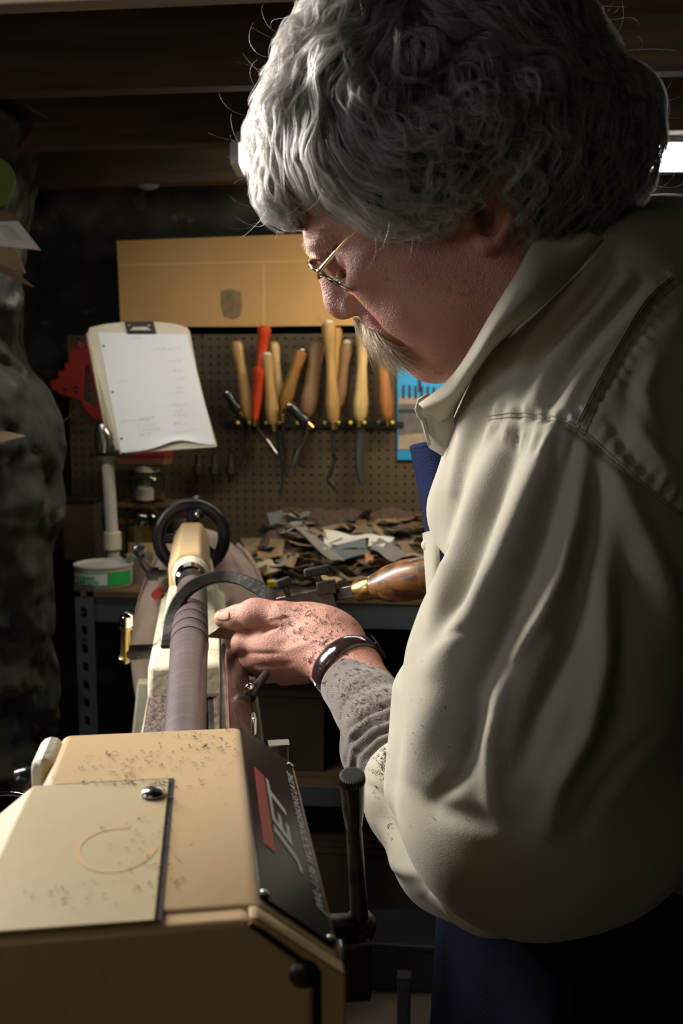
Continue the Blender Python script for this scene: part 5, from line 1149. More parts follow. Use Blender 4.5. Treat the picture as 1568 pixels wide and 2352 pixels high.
# apron bib of navy denim
ap = [[(948, 1032, .93), (966, 1028, .905), (990, 1025, .89), (1030, 1020, .88)], [(958, 1080, .93), (975, 1078, .91), (1000, 1075, .89), (1040, 1070, .88)], [(972, 1150, .93), (985, 1150, .91), (1010, 1150, .89), (1050, 1150, .88)], [(984, 1230, .93), (995, 1230, .91), (1020, 1230, .90), (1060, 1230, .89)], [(996, 1330, .93), (1005, 1330, .92), (1030, 1330, .91), (1060, 1330, .90)]]
bib = obj('apron_bib', G().grid([catm([Vector(W(*p)) for p in r], 4) for r in ap], .003), M['denim'], man, world=True, auto=60)
obj('bib_hem', G().tube(catm([Vector(W(*p))+Vector((0, 0, .001)) for p in ap[0]], 5), .0035, 10), M['denim'], bib, world=True, smooth=True)
# trousers and apron skirt
tr = SDF((.0, -.60, -1.35), (.72, -.24, -.78), .006)
hipL = c2w(cc(1400, 2150, .97))[0]; hipR = c2w(cc(1500, 2150, 1.12))[0]
def w2c(p): q = np.asarray(p)-CP; return np.array([q@RT, q@UP, -(q@FW)])
lo2 = np.array([hipL[0]-.28, hipL[1]-.28, 0.05]); tw = SDF(lo2, (hipR[0]+.28, hipR[1]+.28, 1.06), .007)
fwd = -RT*.98; fwd = fwd/np.linalg.norm(fwd)
hc_ = (hipL+hipR)/2
tw.ell((hc_[0], hc_[1], .90), (.165, .17, .15), k=.06)
for hp_, off in ((hipL, -.02), (hipR, .06)):
    kn = np.array([hp_[0]-.03+off*.5, hp_[1], .50]); an = np.array([hp_[0]+.02+off, hp_[1], .09])
    tw.cone((hp_[0], hp_[1], .86), kn, .098, .078, k=.05); tw.cone(kn, an, .078, .065, k=.03)
tP, tT, tQ = tw.mesh(1); tr_ = np_mesh('trousers', tP, tT, tQ, M['denimdark'], man)
# apron skirt in front of the thighs
rows = []
for j in range(30):
    z = 1.02-j*.02; r = []
    for i in range(25):
        a_ = math.radians(95+i/24*150); rr_ = .195+.012*math.sin(i*1.1+j*.05)*(j/29)+.02*j/29
        r.append((hc_[0]+rr_*math.cos(a_), hc_[1]+rr_*math.sin(a_)*1.02, z))
    rows.append(r)
obj('apron_skirt', G().grid(rows, .003), M['denimdark'], man, world=True, smooth=True)
for hp_, off in ((hipL, -.02), (hipR, .06)):
    a0 = np.array([hp_[0]+.05+off, hp_[1], 0])
    ss = SDF((a0[0]-.27, a0[1]-.07, -.005), (a0[0]+.06, a0[1]+.07, .14), .005)
    ss.cone((a0[0]-.19, a0[1], .035), (a0[0], a0[1], .045), .040, .038, k=.02); ss.cone((a0[0]-.03, a0[1], .05), (a0[0]-.03, a0[1], .10), .045, .042, k=.03)
    halfspace(ss, np.array([0, 0, .012]), np.array([0, 0, -1.0]))
    P1, T1_, Q1 = ss.mesh(0); s1_ = np_mesh('shoe', P1, T1_, Q1, M['blackmatt'], man)
    obj('sole', G().box((a0[0]-.10, a0[1], .008), (.27, .088, .016)), M['blackmatt'], s1_, world=True, bevel=.006)
# knit cuff of the undershirt
kn_ = SDF((-.06, -.36, -1.20), (.18, -.10, -.90), .0018)
pk_ = [cc(806, 1568, 1.140), cc(848, 1622, 1.100), cc(885, 1680, 1.055), cc(925, 1740, 1.01)]
kn_.chain(pk_, [.0365, .0385, .0430, .0470], k=.01)
kn_.cone(cc(872, 1690, 1.05), cc(842, 1735, 1.045), .034, .026, k=.02)
axk = cc(760, 1500, 1.18)-cc(860, 1640, 1.09); axk /= np.linalg.norm(axk)
halfspace(kn_, cc(800, 1561, 1.146), axk)
kP, kT, kQ = kn_.mesh(1); kN = vnormals(kP, kT, kQ)
if (kN*(kP-kP.mean(0))).sum() < 0: kN = -kN
kP = fold(kP, kN, [([(795, 1735), (800, 1690), (850, 1655), (930, 1625), (960, 1610)], .0055, 11), ([(800, 1770), (812, 1720), (860, 1680), (935, 1650)], .0055, 10), ([(818, 1785), (830, 1740), (870, 1700), (940, 1672)], .004, 9),
    ([(790, 1715), (798, 1675), (850, 1637), (930, 1606)], -.005, 9), ([(798, 1755), (806, 1705), (855, 1668), (935, 1638)], -.005, 8), ([(812, 1780), (820, 1730), (865, 1690), (938, 1661)], -.005, 8)])
kPw = c2w(kP); kn_o = np_mesh('knit_cuff', kPw, kT, kQ, M['knit'], man); tag(kn_o, 'grey knit undershirt cuff dusted with shavings')
knb = bvh_of(kPw, kT, kQ)
# body: head + hands + the inner figure under the clothes, one mesh
core = SDF((.02, -.50, -1.30), (.60, .20, -.66), .006)
for a_, b_, ra, rb in (((1240, 640, .80), (1370, 800, .86), .062, .07), ((1370, 1000, .93), (1440, 1500, .96), .11, .12), ((1440, 1500, .96), (1480, 1760, .99), .12, .105), ((1380, 1080, .77), (1230, 1850, .80), .055, .05), ((1230, 1850, .80), (1000, 1870, .95), .045, .038), ((1300, 950, 1.0), (1360, 1480, 1.11), .06, .045), ((1380, 1470, 1.13), (1210, 1330, 1.22), .04, .027), ((1400, 850, .80), (1330, 900, 1.0), .07, .07)):
    core.cone(cc(*a_), cc(*b_), ra, rb, k=.03)
core.chain([cc(1000, 1870, .95), cc(900, 1700, 1.05), cc(850, 1610, 1.11)], [.038, .034, .031], k=.02)
cP, cT, cQ = core.mesh(0); cPw = c2w(cP)
def cat_mesh(parts):
    P_ = []; T_ = []; Q_ = []; o = 0
    for p, t_, q_ in parts:
        P_.append(p)
        if len(t_): T_.append(np.asarray(t_)+o)
        if len(q_): Q_.append(np.asarray(q_)+o)
        o += len(p)
    return np.concatenate(P_), (np.concatenate(T_) if T_ else np.zeros((0, 3), int)), (np.concatenate(Q_) if Q_ else np.zeros((0, 4), int))
bp_, bt_, bq_ = cat_mesh([(hPw, hT, hQ), (aPw, aT, aQ), (bPw, bT, bQ), (cPw, cT, cQ)])
body = np_mesh('body', bp_, bt_, bq_, M['skin'], man)
hdb = bvh_of(hPw, hT, hQ); hab = bvh_of(aPw, aT, aQ)
# thumb nail
last_h = hit(hab, 515, 1412)[0]
rows = []
for j in range(9):
    v_ = j/8; r = []
    for i in range(9):
        u = i/8; px = 495+32*u; hw_ = 13*math.sqrt(max(0.05, 1-((u-.45)/.62)**2)); py = 1411+u*2+(v_-.5)*2*hw_
        h, n = hit(hab, px, py)
        if h is None: h = last_h+Vector((0, 0, -.0002))
        last_h = h; r.append(h-Vector(FW)*.0004)
    rows.append(r)
obj('thumb_nail', G().grid(rows, .0006), M['nail'], man, world=True, smooth=True)

# ---------------------------------------------------------------- hair
hr_ = SDF((-.24, -.17, -.15), (.20, .19, .15), .004)
def HB(px, py, l, rpx, k=.03, fl=(1, 1, 1)):
    for s_ in ((1, -1) if l else (1,)):
        q = hcoord(px, py, l); q[2] *= s_; r_ = rpx*D0/F; hr_.ell(q, (r_*fl[0], r_*fl[1], r_*fl[2]), k=k)
HB(958, 208, 0, 284, fl=(1, 1, .88)); HB(1172, 222, 0, 218, fl=(1, 1, 1.08)); HB(1120, 50, 0, 168); HB(900, 88, 0, 158)
HB(738, 250, .03, 105); HB(686, 330, .025, 84, fl=(1, 1, .9)); HB(668, 412, .030, 60, .02); HB(655, 472, .028, 28, .02)
HB(830, 340, .058, 120); HB(950, 390, .066, 105); HB(1040, 395, .070, 80); HB(905, 440, .070, 66, .02)
HB(1380, 262, .02, 88, .02); HB(1405, 300, .02, 72, .02); HB(1300, 330, .04, 140); HB(1270, 445, .058, 95, fl=(1, 1, .8)); HB(1190, 470, .062, 60, .02); HB(1185, 360, .068, 95); HB(1390, 400, .02, 80, .02)
for (a_, b_, l_, r_) in ((648, 255, .05, 34), (620, 330, .03, 32), (684, 185, .04, 34), (640, 440, .03, 24), (700, 110, .03, 34), (740, 380, .055, 42), (800, 430, .07, 36), (870, 470, .078, 34), (980, 470, .085, 36), (1060, 440, .09, 34), (930, 330, .098, 40), (1020, 300, .1, 42), (860, 230, .09, 45), (780, 150, .07, 45), (960, 130, .09, 50), (1120, 280, .1, 45), (1210, 520, .07, 34), (1300, 505, .06, 40), (1455, 225, .02, 32), (1458, 325, .02, 30), (1425, 400, .02, 30), (1340, 120, .03, 34),  (1100, 160, .09, 46), (1230, 200, .09, 50), (1320, 240, .07, 44), (1260, 340, .09, 44), (1350, 360, .06, 40)):
    HB(a_, b_, l_, r_, .012)
def hw2(Pw): q = Pw-HO; return np.stack([q@Fh, q@Uh, q@Lh], 1)
capS = SDF(hr_.lo, hr_.lo+hr_.vx*(hr_.n-1), hr_.vx); capS.a = hr_.a+.006
# keep the ear and the face open
for s_ in (1, -1):
    q = hcoord(1118, 520, .085); q[2] *= s_; capS.ell(q, (.026, .034, .03), k=.01, sub=True); hr_.ell(q, (.022, .028, .03), k=.01, sub=True)
P1, T1_, Q1 = capS.mesh(1)
M['haircap'] = mat('hair_underlayer', (.028, .025, .022), .75, c2=(.05, .046, .042), scale=90, bump=1, bscale=300)
cap = np_mesh('hair', h2w(P1), T1_, Q1, M['haircap'], man); tag(cap, 'thick wavy grey hair')
FL = [(800, 60, -.7, .7), (700, 60, -.6, .8), (650, 150, -.55, .85), (760, 150, -.45, .9), (600, 280, -.25, 1), (620, 400, .25, 1), (660, 470, .35, .9), (720, 300, -.05, 1), (700, 400, .15, 1), (850, 180, .0, 1), (800, 250, .35, .8),
      (850, 300, .8, .5), (900, 350, 1, .25), (780, 380, .7, .6), (1000, 300, .9, .4), (1000, 420, .5, .9), (900, 450, .85, .5), (830, 440, .9, .4), (1080, 400, .1, 1), (1050, 200, .8, .55), (950, 120, .7, .7), (1000, 20, .8, .3), (900, -40, -.5, .4),
      (1150, 250, .6, .8), (1150, 100, .9, .4), (1200, 400, 0, 1), (1250, 480, -.2, 1), (1300, 150, .8, .6), (1400, 250, .7, .6), (1480, 280, .3, .9), (1420, 400, -.4, .9), (1320, 420, -.1, 1), (1300, 300, .5, .8), (1350, 20, .9, .4)]
A_ = np.array([hcoord(a, b, .04)[:2] for a, b, c_, d_ in FL]); V_ = np.array([(hcoord(a+c_*50, b+d_*50, .04)-hcoord(a, b, .04))[:2] for a, b, c_, d_ in FL]); V_ /= np.linalg.norm(V_, axis=1, keepdims=True)
def flow(P_):
    d2 = ((P_[:, None, :2]-A_[None])**2).sum(2); wt = 1/(d2+.00012)**2; v = (wt[:, :, None]*V_[None]).sum(1); v /= (np.linalg.norm(v, axis=1, keepdims=True)+1e-9)
    return np.concatenate([v, np.zeros((len(P_), 1))], 1)
def vnoise(P_, sc_, seed):      # cheap smooth vector noise from summed sines
    r = np.random.default_rng(seed); out = np.zeros(len(P_))
    for k in range(5): kx = r.normal(size=3)*sc_; out += np.sin(P_@kx+r.uniform(0, 6.28))
    return out/2.2
rg = np.random.default_rng(12)
P0, _, _ = hr_.mesh(0); P0 = P0[(hd.sample(P0) > -.002)]
NG = 4200; NCH = 13; ST = 22
gi = rg.integers(0, len(P0), NG); gp = P0[gi]+rg.normal(size=(NG, 3))*.002
path = np.zeros((NG, ST, 3)); p = gp.copy(); off = rg.uniform(-.007, .007, NG); ln = rg.uniform(.0024, .0042, NG)*np.where(rg.random(NG) < .15, .7, 1)
ph = vnoise(gp, 11, 5)*3.0; amp = np.clip(.82+vnoise(gp, 22, 8)*.40, .25, 1.15)
for i in range(ST):
    n = hr_.grad(p, .012); sd = hr_.sample(p); lift = off+(i/ST)**2*.003
    p = p-n*(sd-lift)[:, None]; path[:, i] = p
    v = flow(p); v = v-n*(v*n).sum(1)[:, None]; v /= (np.linalg.norm(v, axis=1, keepdims=True)+1e-9); b = np.cross(n, v)
    wvl = amp*np.sin(i*.48+ph)
    ang = wvl; v2 = v*np.cos(ang)[:, None]+b*np.sin(ang)[:, None]
    p = p+v2*ln[:, None]
# children gathered round each guide
t_ = np.linspace(0, 1, ST); cl = (1.0-.55*t_)
offs = rg.normal(size=(NG, NCH, 3))*.0012; jit = rg.normal(size=(NG, NCH, 3))*.0007
strands = path[:, None]+offs[:, :, None]*cl[None, None, :, None]+jit[:, :, None]*(np.sin(t_*5+1)*t_)[None, None, :, None]
shift = (rg.random((NG, NCH))-.5)[:, :, None, None]; strands = strands+shift*(np.gradient(path, axis=1)[:, None])*3
strands = strands.reshape(-1, ST, 3)
# a few loose flyaway curls round the outline
NF = 420; PF = P0[~((P0[:, 1] < .045) & (P0[:, 0] > .045))]; fi = rg.integers(0, len(PF), NF); p = PF[fi].copy(); fly = np.zeros((NF, ST, 3)); n0 = hr_.grad(p); dirn = flow(p)*.9+n0*.35+rg.normal(size=(NF, 3))*.35; cur = rg.normal(size=(NF, 3)); cur /= np.linalg.norm(cur, axis=1, keepdims=True)
for i in range(ST):
    fly[:, i] = p; dirn = dirn+np.cross(cur, dirn)*rg.uniform(.05, .22, NF)[:, None]; dirn /= np.linalg.norm(dirn, axis=1, keepdims=True); p = p+dirn*.0022
gr0 = hr_.grad(P0); wm = P0[(gr0[:, 1] < -.25) & (P0[:, 1] > -.125) & (P0[:, 0] < .10) & (P0[:, 0] > -.12)]
NW = 1500; p = wm[rg.integers(0, len(wm), NW)].copy(); wis = np.zeros((NW, ST, 3)); dw = flow(p)*.75+np.array([.05, -.45, 0])+rg.normal(size=(NW, 3))*.22; p = p-dw*.006
cur = np.stack([rg.normal(size=NW)*.4, rg.normal(size=NW)*.4, rg.choice([-1, 1], NW)*rg.uniform(.5, 1, NW)], 1); lw = rg.uniform(.0006, .0014, NW)*np.where(rg.random(NW) < .12, 1.9, 1)
for i in range(ST):
    wis[:, i] = p; dw = dw+np.cross(cur, dw)*rg.uniform(.04, .2, NW)[:, None]; dw /= np.linalg.norm(dw, axis=1, keepdims=True); p = p+dw*lw[:, None]; sk = hd.sample(p); p = p+hd.grad(p)*np.maximum(.0012-sk, 0)[:, None]*(sk > -.01)[:, None]
strands = np.concatenate([strands, fly])
fac = np.ones(len(strands)); fac[-NF:] = .55
ok = hd.sample(strands.reshape(-1, 3)).reshape(-1, ST).min(1) > -.004
q_ = strands; bad = ((q_[:, :, 1] < -.035) & (q_[:, :, 0] > .005) & (hr_.sample(q_.reshape(-1, 3)).reshape(q_.shape[:2]) > .012)).any(1)
strands = np.concatenate([strands[ok & ~bad], wis]); fac = np.concatenate([fac[ok & ~bad], np.full(NW, .45)])
def curves(name, S_, rad, m, parent, taper=.3, fac=None):
    n, k = S_.shape[:2]; hcu = bpy.data.hair_curves.new(name); hcu.add_curves([k]*n)
    Mi = np.array(pmat(parent).inverted()); Pw = S_.reshape(-1, 3); Pw = Pw@Mi[:3, :3].T+Mi[:3, 3]
    hcu.attributes['position'].data.foreach_set('vector', Pw.astype(np.float32).ravel())
    ra = hcu.attributes.get('radius') or hcu.attributes.new('radius', 'FLOAT', 'POINT')
    tt = np.linspace(0, 1, k); rr_ = (rad*(1-(1-taper)*tt**2))[None].repeat(n, 0)*np.random.default_rng(1).uniform(.75, 1.25, (n, 1))*(1 if fac is None else fac[:, None]); ra.data.foreach_set('value', rr_.astype(np.float32).ravel())
    hcu.materials.append(m); o = bpy.data.objects.new(name, hcu); COL.objects.link(o); o.parent = parent; o['kind'] = 'stuff'
    return o
def hair_mat(name, stops, rough=.38):
    m = bpy.data.materials.new(name); m.use_nodes = True; nt = m.node_tree; N = nt.nodes; L = nt.links; N.remove(N['Principled BSDF'])
    h = N.new('ShaderNodeBsdfHairPrincipled'); h.parametrization = 'COLOR'; h.inputs['Roughness'].default_value = rough; h.inputs['Radial Roughness'].default_value = .45
    inf = N.new('ShaderNodeHairInfo'); r = N.new('ShaderNodeValToRGB'); el = r.color_ramp.elements
    el[0].position, el[0].color = stops[0][0], (*stops[0][1], 1); el[1].position, el[1].color = stops[-1][0], (*stops[-1][1], 1)
    for p_, c_ in stops[1:-1]: e = el.new(p_); e.color = (*c_, 1)
    L.new(inf.outputs['Random'], r.inputs[0]); L.new(r.outputs[0], h.inputs['Color']); L.new(h.outputs[0], N['Material Output'].inputs['Surface']); return m
M['hair'] = hair_mat('grey_hair', [(0, (.024, .020, .016)), (.42, (.065, .057, .048)), (.66, (.17, .158, .14)), (.88, (.36, .34, .31)), (1, (.64, .62, .58))])
M['tash'] = hair_mat('sandy_moustache_hair', [(0, (.028, .015, .007)), (.55, (.075, .044, .021)), (.85, (.15, .10, .052)), (1, (.38, .31, .22))])
curves('hair_strands', h2w(strands.reshape(-1, 3)).reshape(strands.shape), .00013, M['hair'], cap, fac=fac)
# moustache
nm = 3000; K = 11; u = rg.random(nm); s_ = rg.uniform(-1, 1, nm)
base = np.stack([.1135-.019*np.abs(s_)**1.6-u*.003, -.0585-.019*u-.022*np.abs(s_)**1.4, s_*.032], 1)
for it in range(3): g_ = hd.grad(base); base = base-g_*(hd.sample(base)-.001)[:, None]
mo = np.zeros((nm, K, 3)); p = base.copy(); d = np.stack([np.full(nm, .42)-.3*np.abs(s_), np.full(nm, -.9), s_*.65], 1)+rg.normal(size=(nm, 3))*.16; d /= np.linalg.norm(d, axis=1, keepdims=True); L0 = rg.uniform(.0018, .0034, nm)
for i in range(K):
    mo[:, i] = p; d = d+np.stack([np.full(nm, -.085), np.full(nm, -.03), s_*.02], 1)+rg.normal(size=(nm, 3))*.05; d /= np.linalg.norm(d, axis=1, keepdims=True); p = p+d*L0[:, None]
tash_base = SDF((.06, -.13, -.05), (.14, -.04, .05), .0015)
tash_base.chain([(.090, -.090, -.032), (.101, -.077, -.018), (.1055, -.072, 0), (.101, -.077, .018), (.090, -.090, .032)], [.001, .0042, .0048, .0042, .001], k=.008)
P1, T1_, Q1 = tash_base.mesh(0); tb_ = np_mesh('moustache', h2w(P1), T1_, Q1, mat('moustache_underlayer', (.10, .06, .035), .8, c2=(.07, .04, .022), scale=120, bump=1, bscale=400), man)
curves('moustache_strands', h2w(mo.reshape(-1, 3)).reshape(mo.shape), .00016, M['tash'], tb_)
# eyebrows and lashes
M['brow'] = hair_mat('brown_eyebrow_hair', [(0, (.05, .03, .02)), (.6, (.13, .085, .05)), (1, (.35, .28, .2))])
nb = 520; K = 6; s1_ = np.where(rg.random(nb) < .5, 1, -1); a_ = rg.random(nb); base = np.stack([.1040-.022*a_**1.6, .004+.006*np.sin(a_*2.6)+rg.normal(size=nb)*.0022, s1_*(.010+.036*a_)], 1)
eb = np.zeros((nb, K, 3)); d = np.stack([.35-.5*a_, np.full(nb, -.15)+rg.normal(size=nb)*.3, s1_*(.45+.4*a_)], 1); d /= np.linalg.norm(d, axis=1, keepdims=True)
for it in range(3):
    g_ = hd.grad(base); base = base-g_*(hd.sample(base))[:, None]
p = base.copy()
for i in range(K): eb[:, i] = p+hd.grad(p)*.0012*(i/K); p = p+d*.0010
br = obj('eyebrow', G().tube([tuple(h2w([.099, .004, .012])[0]), tuple(h2w([.094, .009, .028])[0]), tuple(h2w([.083, .008, .042])[0])], [.0012, .0022, .0008], 8), mat('brow_underlayer', (.10, .07, .05), .9), man, world=True, smooth=True)
curves('brow_strands', h2w(eb.reshape(-1, 3)).reshape(eb.shape), .00010, M['brow'], br)
nl = 90; a_ = rg.random(nl); base = np.stack([.0900-.004*a_, np.full(nl, -.0245), .022+.019*a_], 1)
for it in range(4): g_ = hd.grad(base); base = base-g_*(hd.sample(base))[:, None]
ey = np.zeros((nl, 5, 3)); p = base.copy()
for i in range(5): ey[:, i] = p; p = p+np.stack([np.full(nl, .0014), -.0010+.0003*i+0*a_, .0003*a_], 1)
curves('eyelashes', h2w(ey.reshape(-1, 3)).reshape(ey.shape), .00020, mat('lash', (.03, .018, .012), .8), man)

# ---------------------------------------------------------------- glasses
gl = thing('eyeglasses', 'thin gold wire rimmed glasses low on the man\'s nose', 'glasses', tuple(h2w([.12, -.02, 0])[0]))
M['wire'] = mat('gold_wire', (.72, .60, .40), .18, 1.0); M['lens'] = mat('spectacle_lens', (.95, .95, .95), .03, trans=1.0, ior=1.5)
topN = hcoord(703, 604, .032); botN = hcoord(806, 674, .040)
ln_ = (botN-topN); ln_[2] = 0; lh = np.linalg.norm(ln_); ln_ /= lh; nrmg = np.array([-ln_[1], ln_[0], 0])
for s_ in (1, -1):
    cen = (topN+botN)/2; cen[2] = .034*s_; ring = []
    hgt = lh/2*.94; wid = .0255
    for k in range(33):
        a_ = 2*math.pi*k/32; ca, sa = math.cos(a_), math.sin(a_); e_ = .8
        yy = math.copysign(abs(sa)**e_, sa)*hgt; zz = math.copysign(abs(ca)**e_, ca)*wid
        q = cen+ln_*yy+np.array([0, 0, zz])-nrmg*(.004*(zz/wid)**2*(1 if nrmg[0] > 0 else -1)+.002*(yy/hgt)**2*(1 if nrmg[0] > 0 else -1)); ring.append(h2w(q)[0])
    rimo = obj('rim', G().tube(ring, .0011, 8), M['wire'], gl, world=True, smooth=True)
    c_ = h2w(cen)[0]; g = G(); fv = [c_]+ring[:-1]; n = len(fv); nw = (h2w(cen+nrmg)[0]-c_)
    g.v = [tuple(p) for p in fv]+[tuple(np.array(p)+nw*.0016) for p in fv]; g.f = [(0, 1+k, 1+(k+1) % 32) for k in range(32)]+[(n, n+1+(k+1) % 32, n+1+k) for k in range(32)]+[(1+k, 1+(k+1) % 32, n+1+(k+1) % 32, n+1+k) for k in range(32)]
    obj('lens', g, M['lens'], gl, world=True, smooth=True)
    tq = cen-ln_*hgt*.35+np.array([0, 0, wid*s_]); te = hcoord(842, 500, .079); te[2] *= s_; tmid = hcoord(733, 622, .066); tmid[2] *= s_; te2 = hcoord(1090, 425, .082); te2[2] *= s_
    tm2 = hcoord(786, 560, .074); tm2[2] *= s_
    tp_ = obj('temple', G().tube([h2w(p_)[0] for p_ in (tq, tmid, tm2, te, te2)], [.0013, .0014, .0012, .0008, .0008], 8), M['wire'], gl, world=True, smooth=True)
    obj('hinge', G().ball(h2w(tmid)[0], .0020, 10, 8), M['wire'], tp_, world=True, smooth=True)
    npd = cen+np.array([-.006, -.004, -.014*s_]) ; pad = obj('nose_pad', G().ball(h2w(npd)[0], .0042, 12, 8, (.6, 1, 1)), mat('amber_pad', (.50, .27, .13), .35), gl, world=True, smooth=True)
    obj('pad_arm', G().tube([h2w(cen+ln_*hgt*.1+np.array([0, 0, -wid*s_]))[0], h2w(npd)[0]], .0005, 6), M['wire'], pad, world=True, smooth=True)
cen = (topN+botN)/2; obj('bridge', G().tube([h2w(cen-ln_*lh*.12+np.array([0, 0, z_]))[0]+0*FW+(h2w([.004*(1-abs(z_)/.0085), 0, 0])[0]-h2w([0, 0, 0])[0]) for z_ in (-.0085, -.004, 0, .004, .0085)], .0008, 8), M['wire'], gl, world=True, smooth=True)

# ---------------------------------------------------------------- wristwatch
wa = thing('wristwatch', 'wristwatch with a glossy dark leather strap on the man\'s wrist', 'watch', tuple(W(780, 1540, 1.16)))
A0 = cc(735, 1490, 1.205); A1 = cc(800, 1535, 1.160); A2 = cc(860, 1620, 1.10)
wc = cc(796, 1540, 1.162); wax = cc(745, 1475, 1.195)-cc(850, 1605, 1.115); wax /= np.linalg.norm(wax)
e1 = np.cross(wax, (0, 0, 1)); e1 /= np.linalg.norm(e1); e2 = np.cross(wax, e1)
def ringpts(r_, n, o_=0.0):
    out = []
    for k in range(n):
        a_ = 2*math.pi*k/n; d = e1*math.cos(a_)+e2*math.sin(a_); rr0 = .02
        for rr0 in np.arange(.015, .05, .0005):
            if hs.sample(np.array([wc+d*rr0+wax*o_]))[0] > 0: break
        out.append((d, rr0))
    R_ = np.array([b for a, b in out]); R_ = np.convolve(np.r_[R_[-2:], R_, R_[:2]], np.ones(5)/5, 'valid')
    return [wc+a*(max(b, .026)+r_)+wax*o_ for (a, _), b in zip(out, R_)]
SW = .0120; g = G(); rows = []
for (o_, h_) in ((-SW, .0006), (-SW, .0022), (-SW*.7, .0036), (0, .0040), (SW*.7, .0036), (SW, .0022), (SW, .0006), (-SW, .0006)):
    rows.append(ringpts(h_, 48, o_))
v = [c2w(p)[0] for r_ in rows for p in r_]; f = []
for j in range(len(rows)-1):
    for k in range(48): f.append((j*48+k, j*48+(k+1) % 48, (j+1)*48+(k+1) % 48, (j+1)*48+k))
obj('strap', G().add(v, f), mat('dark_patent_leather', (.030, .016, .016), .16, c2=(.018, .010, .012), scale=60, coat=.6, bump=.25, bscale=120), wa, world=True, smooth=True)
ring = ringpts(.0042, 48, 0)
px_of = lambda q: (784+F*q[0]/-q[2], 1176-F*q[1]/-q[2])
bi = min(range(48), key=lambda k: np.hypot(px_of(ring[k])[0]-738, px_of(ring[k])[1]-1590))
def buck(i, o_, h_): return c2w(ring[i % 48]+wax*o_+((ring[i % 48]-wc)/np.linalg.norm(ring[i % 48]-wc))*h_)[0]
obj('buckle', G().tube([buck(bi-3, -.012, 0), buck(bi-3, .012, 0), buck(bi+3, .012, 0), buck(bi+3, -.012, 0), buck(bi-3, -.012, 0)], .0011, 8), M['chrome'], wa, world=True, smooth=True)
bi2 = min(range(48), key=lambda k: np.hypot(px_of(ring[k])[0]-852, px_of(ring[k])[1]-1490))
bk = min(range(48), key=lambda k: (ring[k]-wc)[2])
obj('watch_case', G().revz(c2w(ring[bk])[0], [(-.002, .016), (.003, .0175), (.006, .016)], 32, axis=c2w(ring[bk]-wc)[0]-CP), M['chrome'], wa, world=True, auto=40)
obj('buckle_tongue', G().tube([buck(bi2-2, -.006, .001), buck(bi2, .0, .003), buck(bi2+1, .010, .001)], .0006, 6), M['gold'], wa, world=True, smooth=True)
sg = 1 if px_of(ring[(bi2+3) % 48])[0] > px_of(ring[(bi2-3) % 48])[0] else -1
tb = [buck(bi2+sg*k, -.002, .0012+.0009*k*k*.35) for k in (-2, 0, 1, 2, 3, 4)]
g = G(); v = []
for k, p in enumerate(tb):
    hw_ = .0078*(1 if k < 4 else (.75 if k == 4 else .2)); wv_ = np.array(c2w(wax)[0]-CP)
    for a_, b_ in ((-1, 0), (1, 0), (1, 1), (-1, 1)): v.append(np.array(p)+wv_*hw_*a_+(UP*.0016)*b_)
f = [(i_*4+k, i_*4+(k+1) % 4, (i_+1)*4+(k+1) % 4, (i_+1)*4+k) for i_ in range(5) for k in range(4)]+[(0, 1, 2, 3), (23, 22, 21, 20)]
obj('strap_end', g.add(v, f), M['blackmatt'], wa, world=True, auto=60)

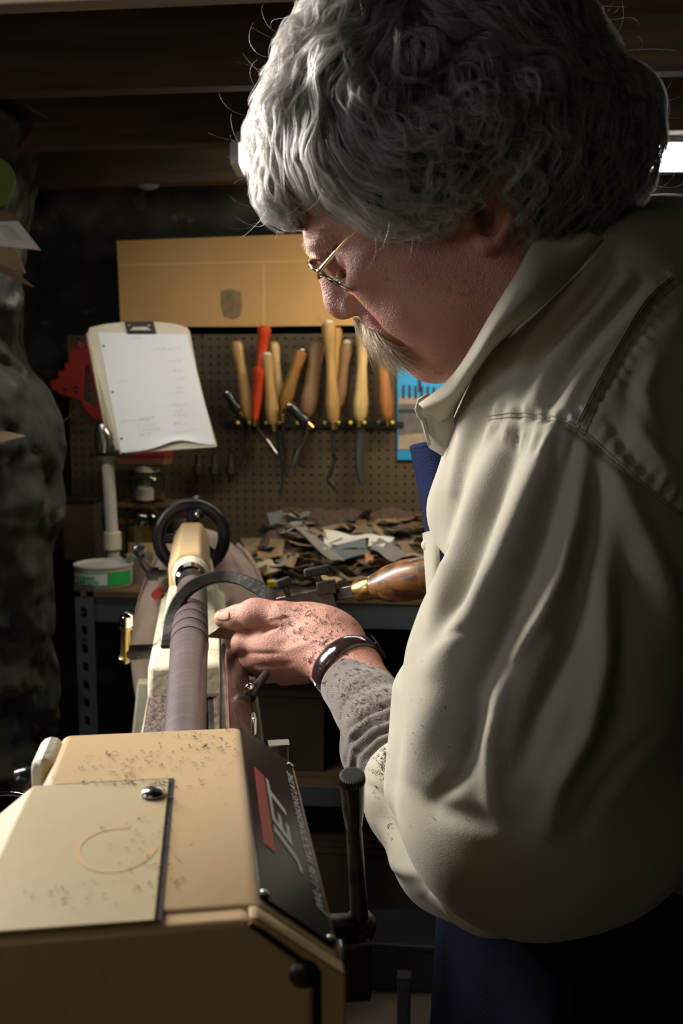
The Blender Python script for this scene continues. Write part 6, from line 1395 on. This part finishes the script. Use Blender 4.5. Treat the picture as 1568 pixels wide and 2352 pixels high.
# ---------------------------------------------------------------- wood shavings flung over hand, cuff, shirt and headstock
rs_ = random.Random(21)
def curl(g, p, n, s_, r_):
    n = Vector(n).normalized(); a = Vector((r_.uniform(-1, 1), r_.uniform(-1, 1), r_.uniform(-1, 1))); a = (a-n*a.dot(n)).normalized(); b = n.cross(a); w_ = s_*r_.uniform(.12, .3); k = r_.uniform(.3, 1.2)
    P_ = [Vector(p)+a*s_*(t_-.5)+b*s_*.5*math.sin(t_*3*k)+n*(.0004+s_*.25*math.sin(t_*math.pi)*r_.random()) for t_ in (0, .33, .66, 1)]
    vs = []
    for q in P_: vs += [q-b*w_/2, q+b*w_/2]
    g.add(vs, [(0, 1, 3, 2), (2, 3, 5, 4), (4, 5, 7, 6)])
M['chip'] = mat('dark_wood_shaving', (.07, .035, .022), .8, c2=(.035, .02, .015), scale=80)
def scatter(bv, n, cx, cy, sx, sy, smin_, smax_, seed, rot=0):
    r_ = random.Random(seed); g = G()
    for _ in range(n):
        a, b = r_.gauss(0, 1)*sx, r_.gauss(0, 1)*sy; px = cx+a*math.cos(rot)-b*math.sin(rot); py = cy+a*math.sin(rot)+b*math.cos(rot); h, nn = hit(bv, px, py)
        if h is None: continue
        if nn.dot(h-Vector(CP)) > 0: nn = -nn
        sz = r_.uniform(smin_, smax_)*(2.0 if r_.random() < .07 else 1); curl(g, h+nn*.0003, nn, sz, r_)
    return g
g = scatter(hab, 110, 705, 1420, 42, 26, .002, .0045, 1); g2 = scatter(hab, 150, 755, 1500, 24, 40, .002, .006, 2, .5); g.add(g2.v, g2.f)
obj('wood_shavings', g, M['chip'], label='dark wood shavings stuck on the back of the man\'s hand', cat='shavings', kind='stuff')
g = scatter(knb, 500, 840, 1590, 40, 40, .0015, .004, 3)
obj('wood_shavings', g, M['chip'], label='dark wood shavings dusting the grey knit cuff', cat='shavings', kind='stuff')
g = scatter(fsb, 260, 885, 1730, 30, 55, .0015, .004, 4, -.3); g2 = scatter(shb, 40, 950, 1750, 40, 130, .0012, .0025, 6); g.add(g2.v, g2.f); g2 = scatter(fsb, 50, 880, 1900, 30, 80, .001, .003, 8, .4); g.add(g2.v, g2.f)
obj('wood_shavings', g, M['chip'], label='wood shavings caught on the khaki sleeve near the cuff', cat='shavings', kind='stuff')
g = G(); r_ = random.Random(9)
for (cx, cy, sx, sy, n) in ((310, 1760, 90, 22, 70), (495, 1700, 40, 22, 60), (300, 1805, 60, 3, 60), (388, 1900, 4, 60, 30), (430, 1730, 90, 30, 40), (330, 1930, 38, 60, 45), (170, 2060, 55, 22, 26), (520, 1770, 25, 60, 12), (300, 1990, 70, 60, 20), (405, 2010, 10, 20, 5)):
    for _ in range(n):
        px = r_.gauss(cx, sx); py = r_.gauss(cy, sy); q = lp(px, py, 2, ZT+.0005)
        if not (-.074 < q[0] < .039 and .43 < q[1] < .675): continue
        zt_ = ZT+.0006 if not (q[0] < -.003 and q[1] < .584) else ZT+.0027
        curl(g, fl((q[0], q[1], zt_)), (0, 0, 1), q[1]/.64*r_.uniform(.0012, .0038)*(1.6 if r_.random() < .1 else 1), r_)
obj('wood_shavings', g, M['chip'], label='dark wood shavings sprinkled over the cream headstock top', cat='shavings', kind='stuff')
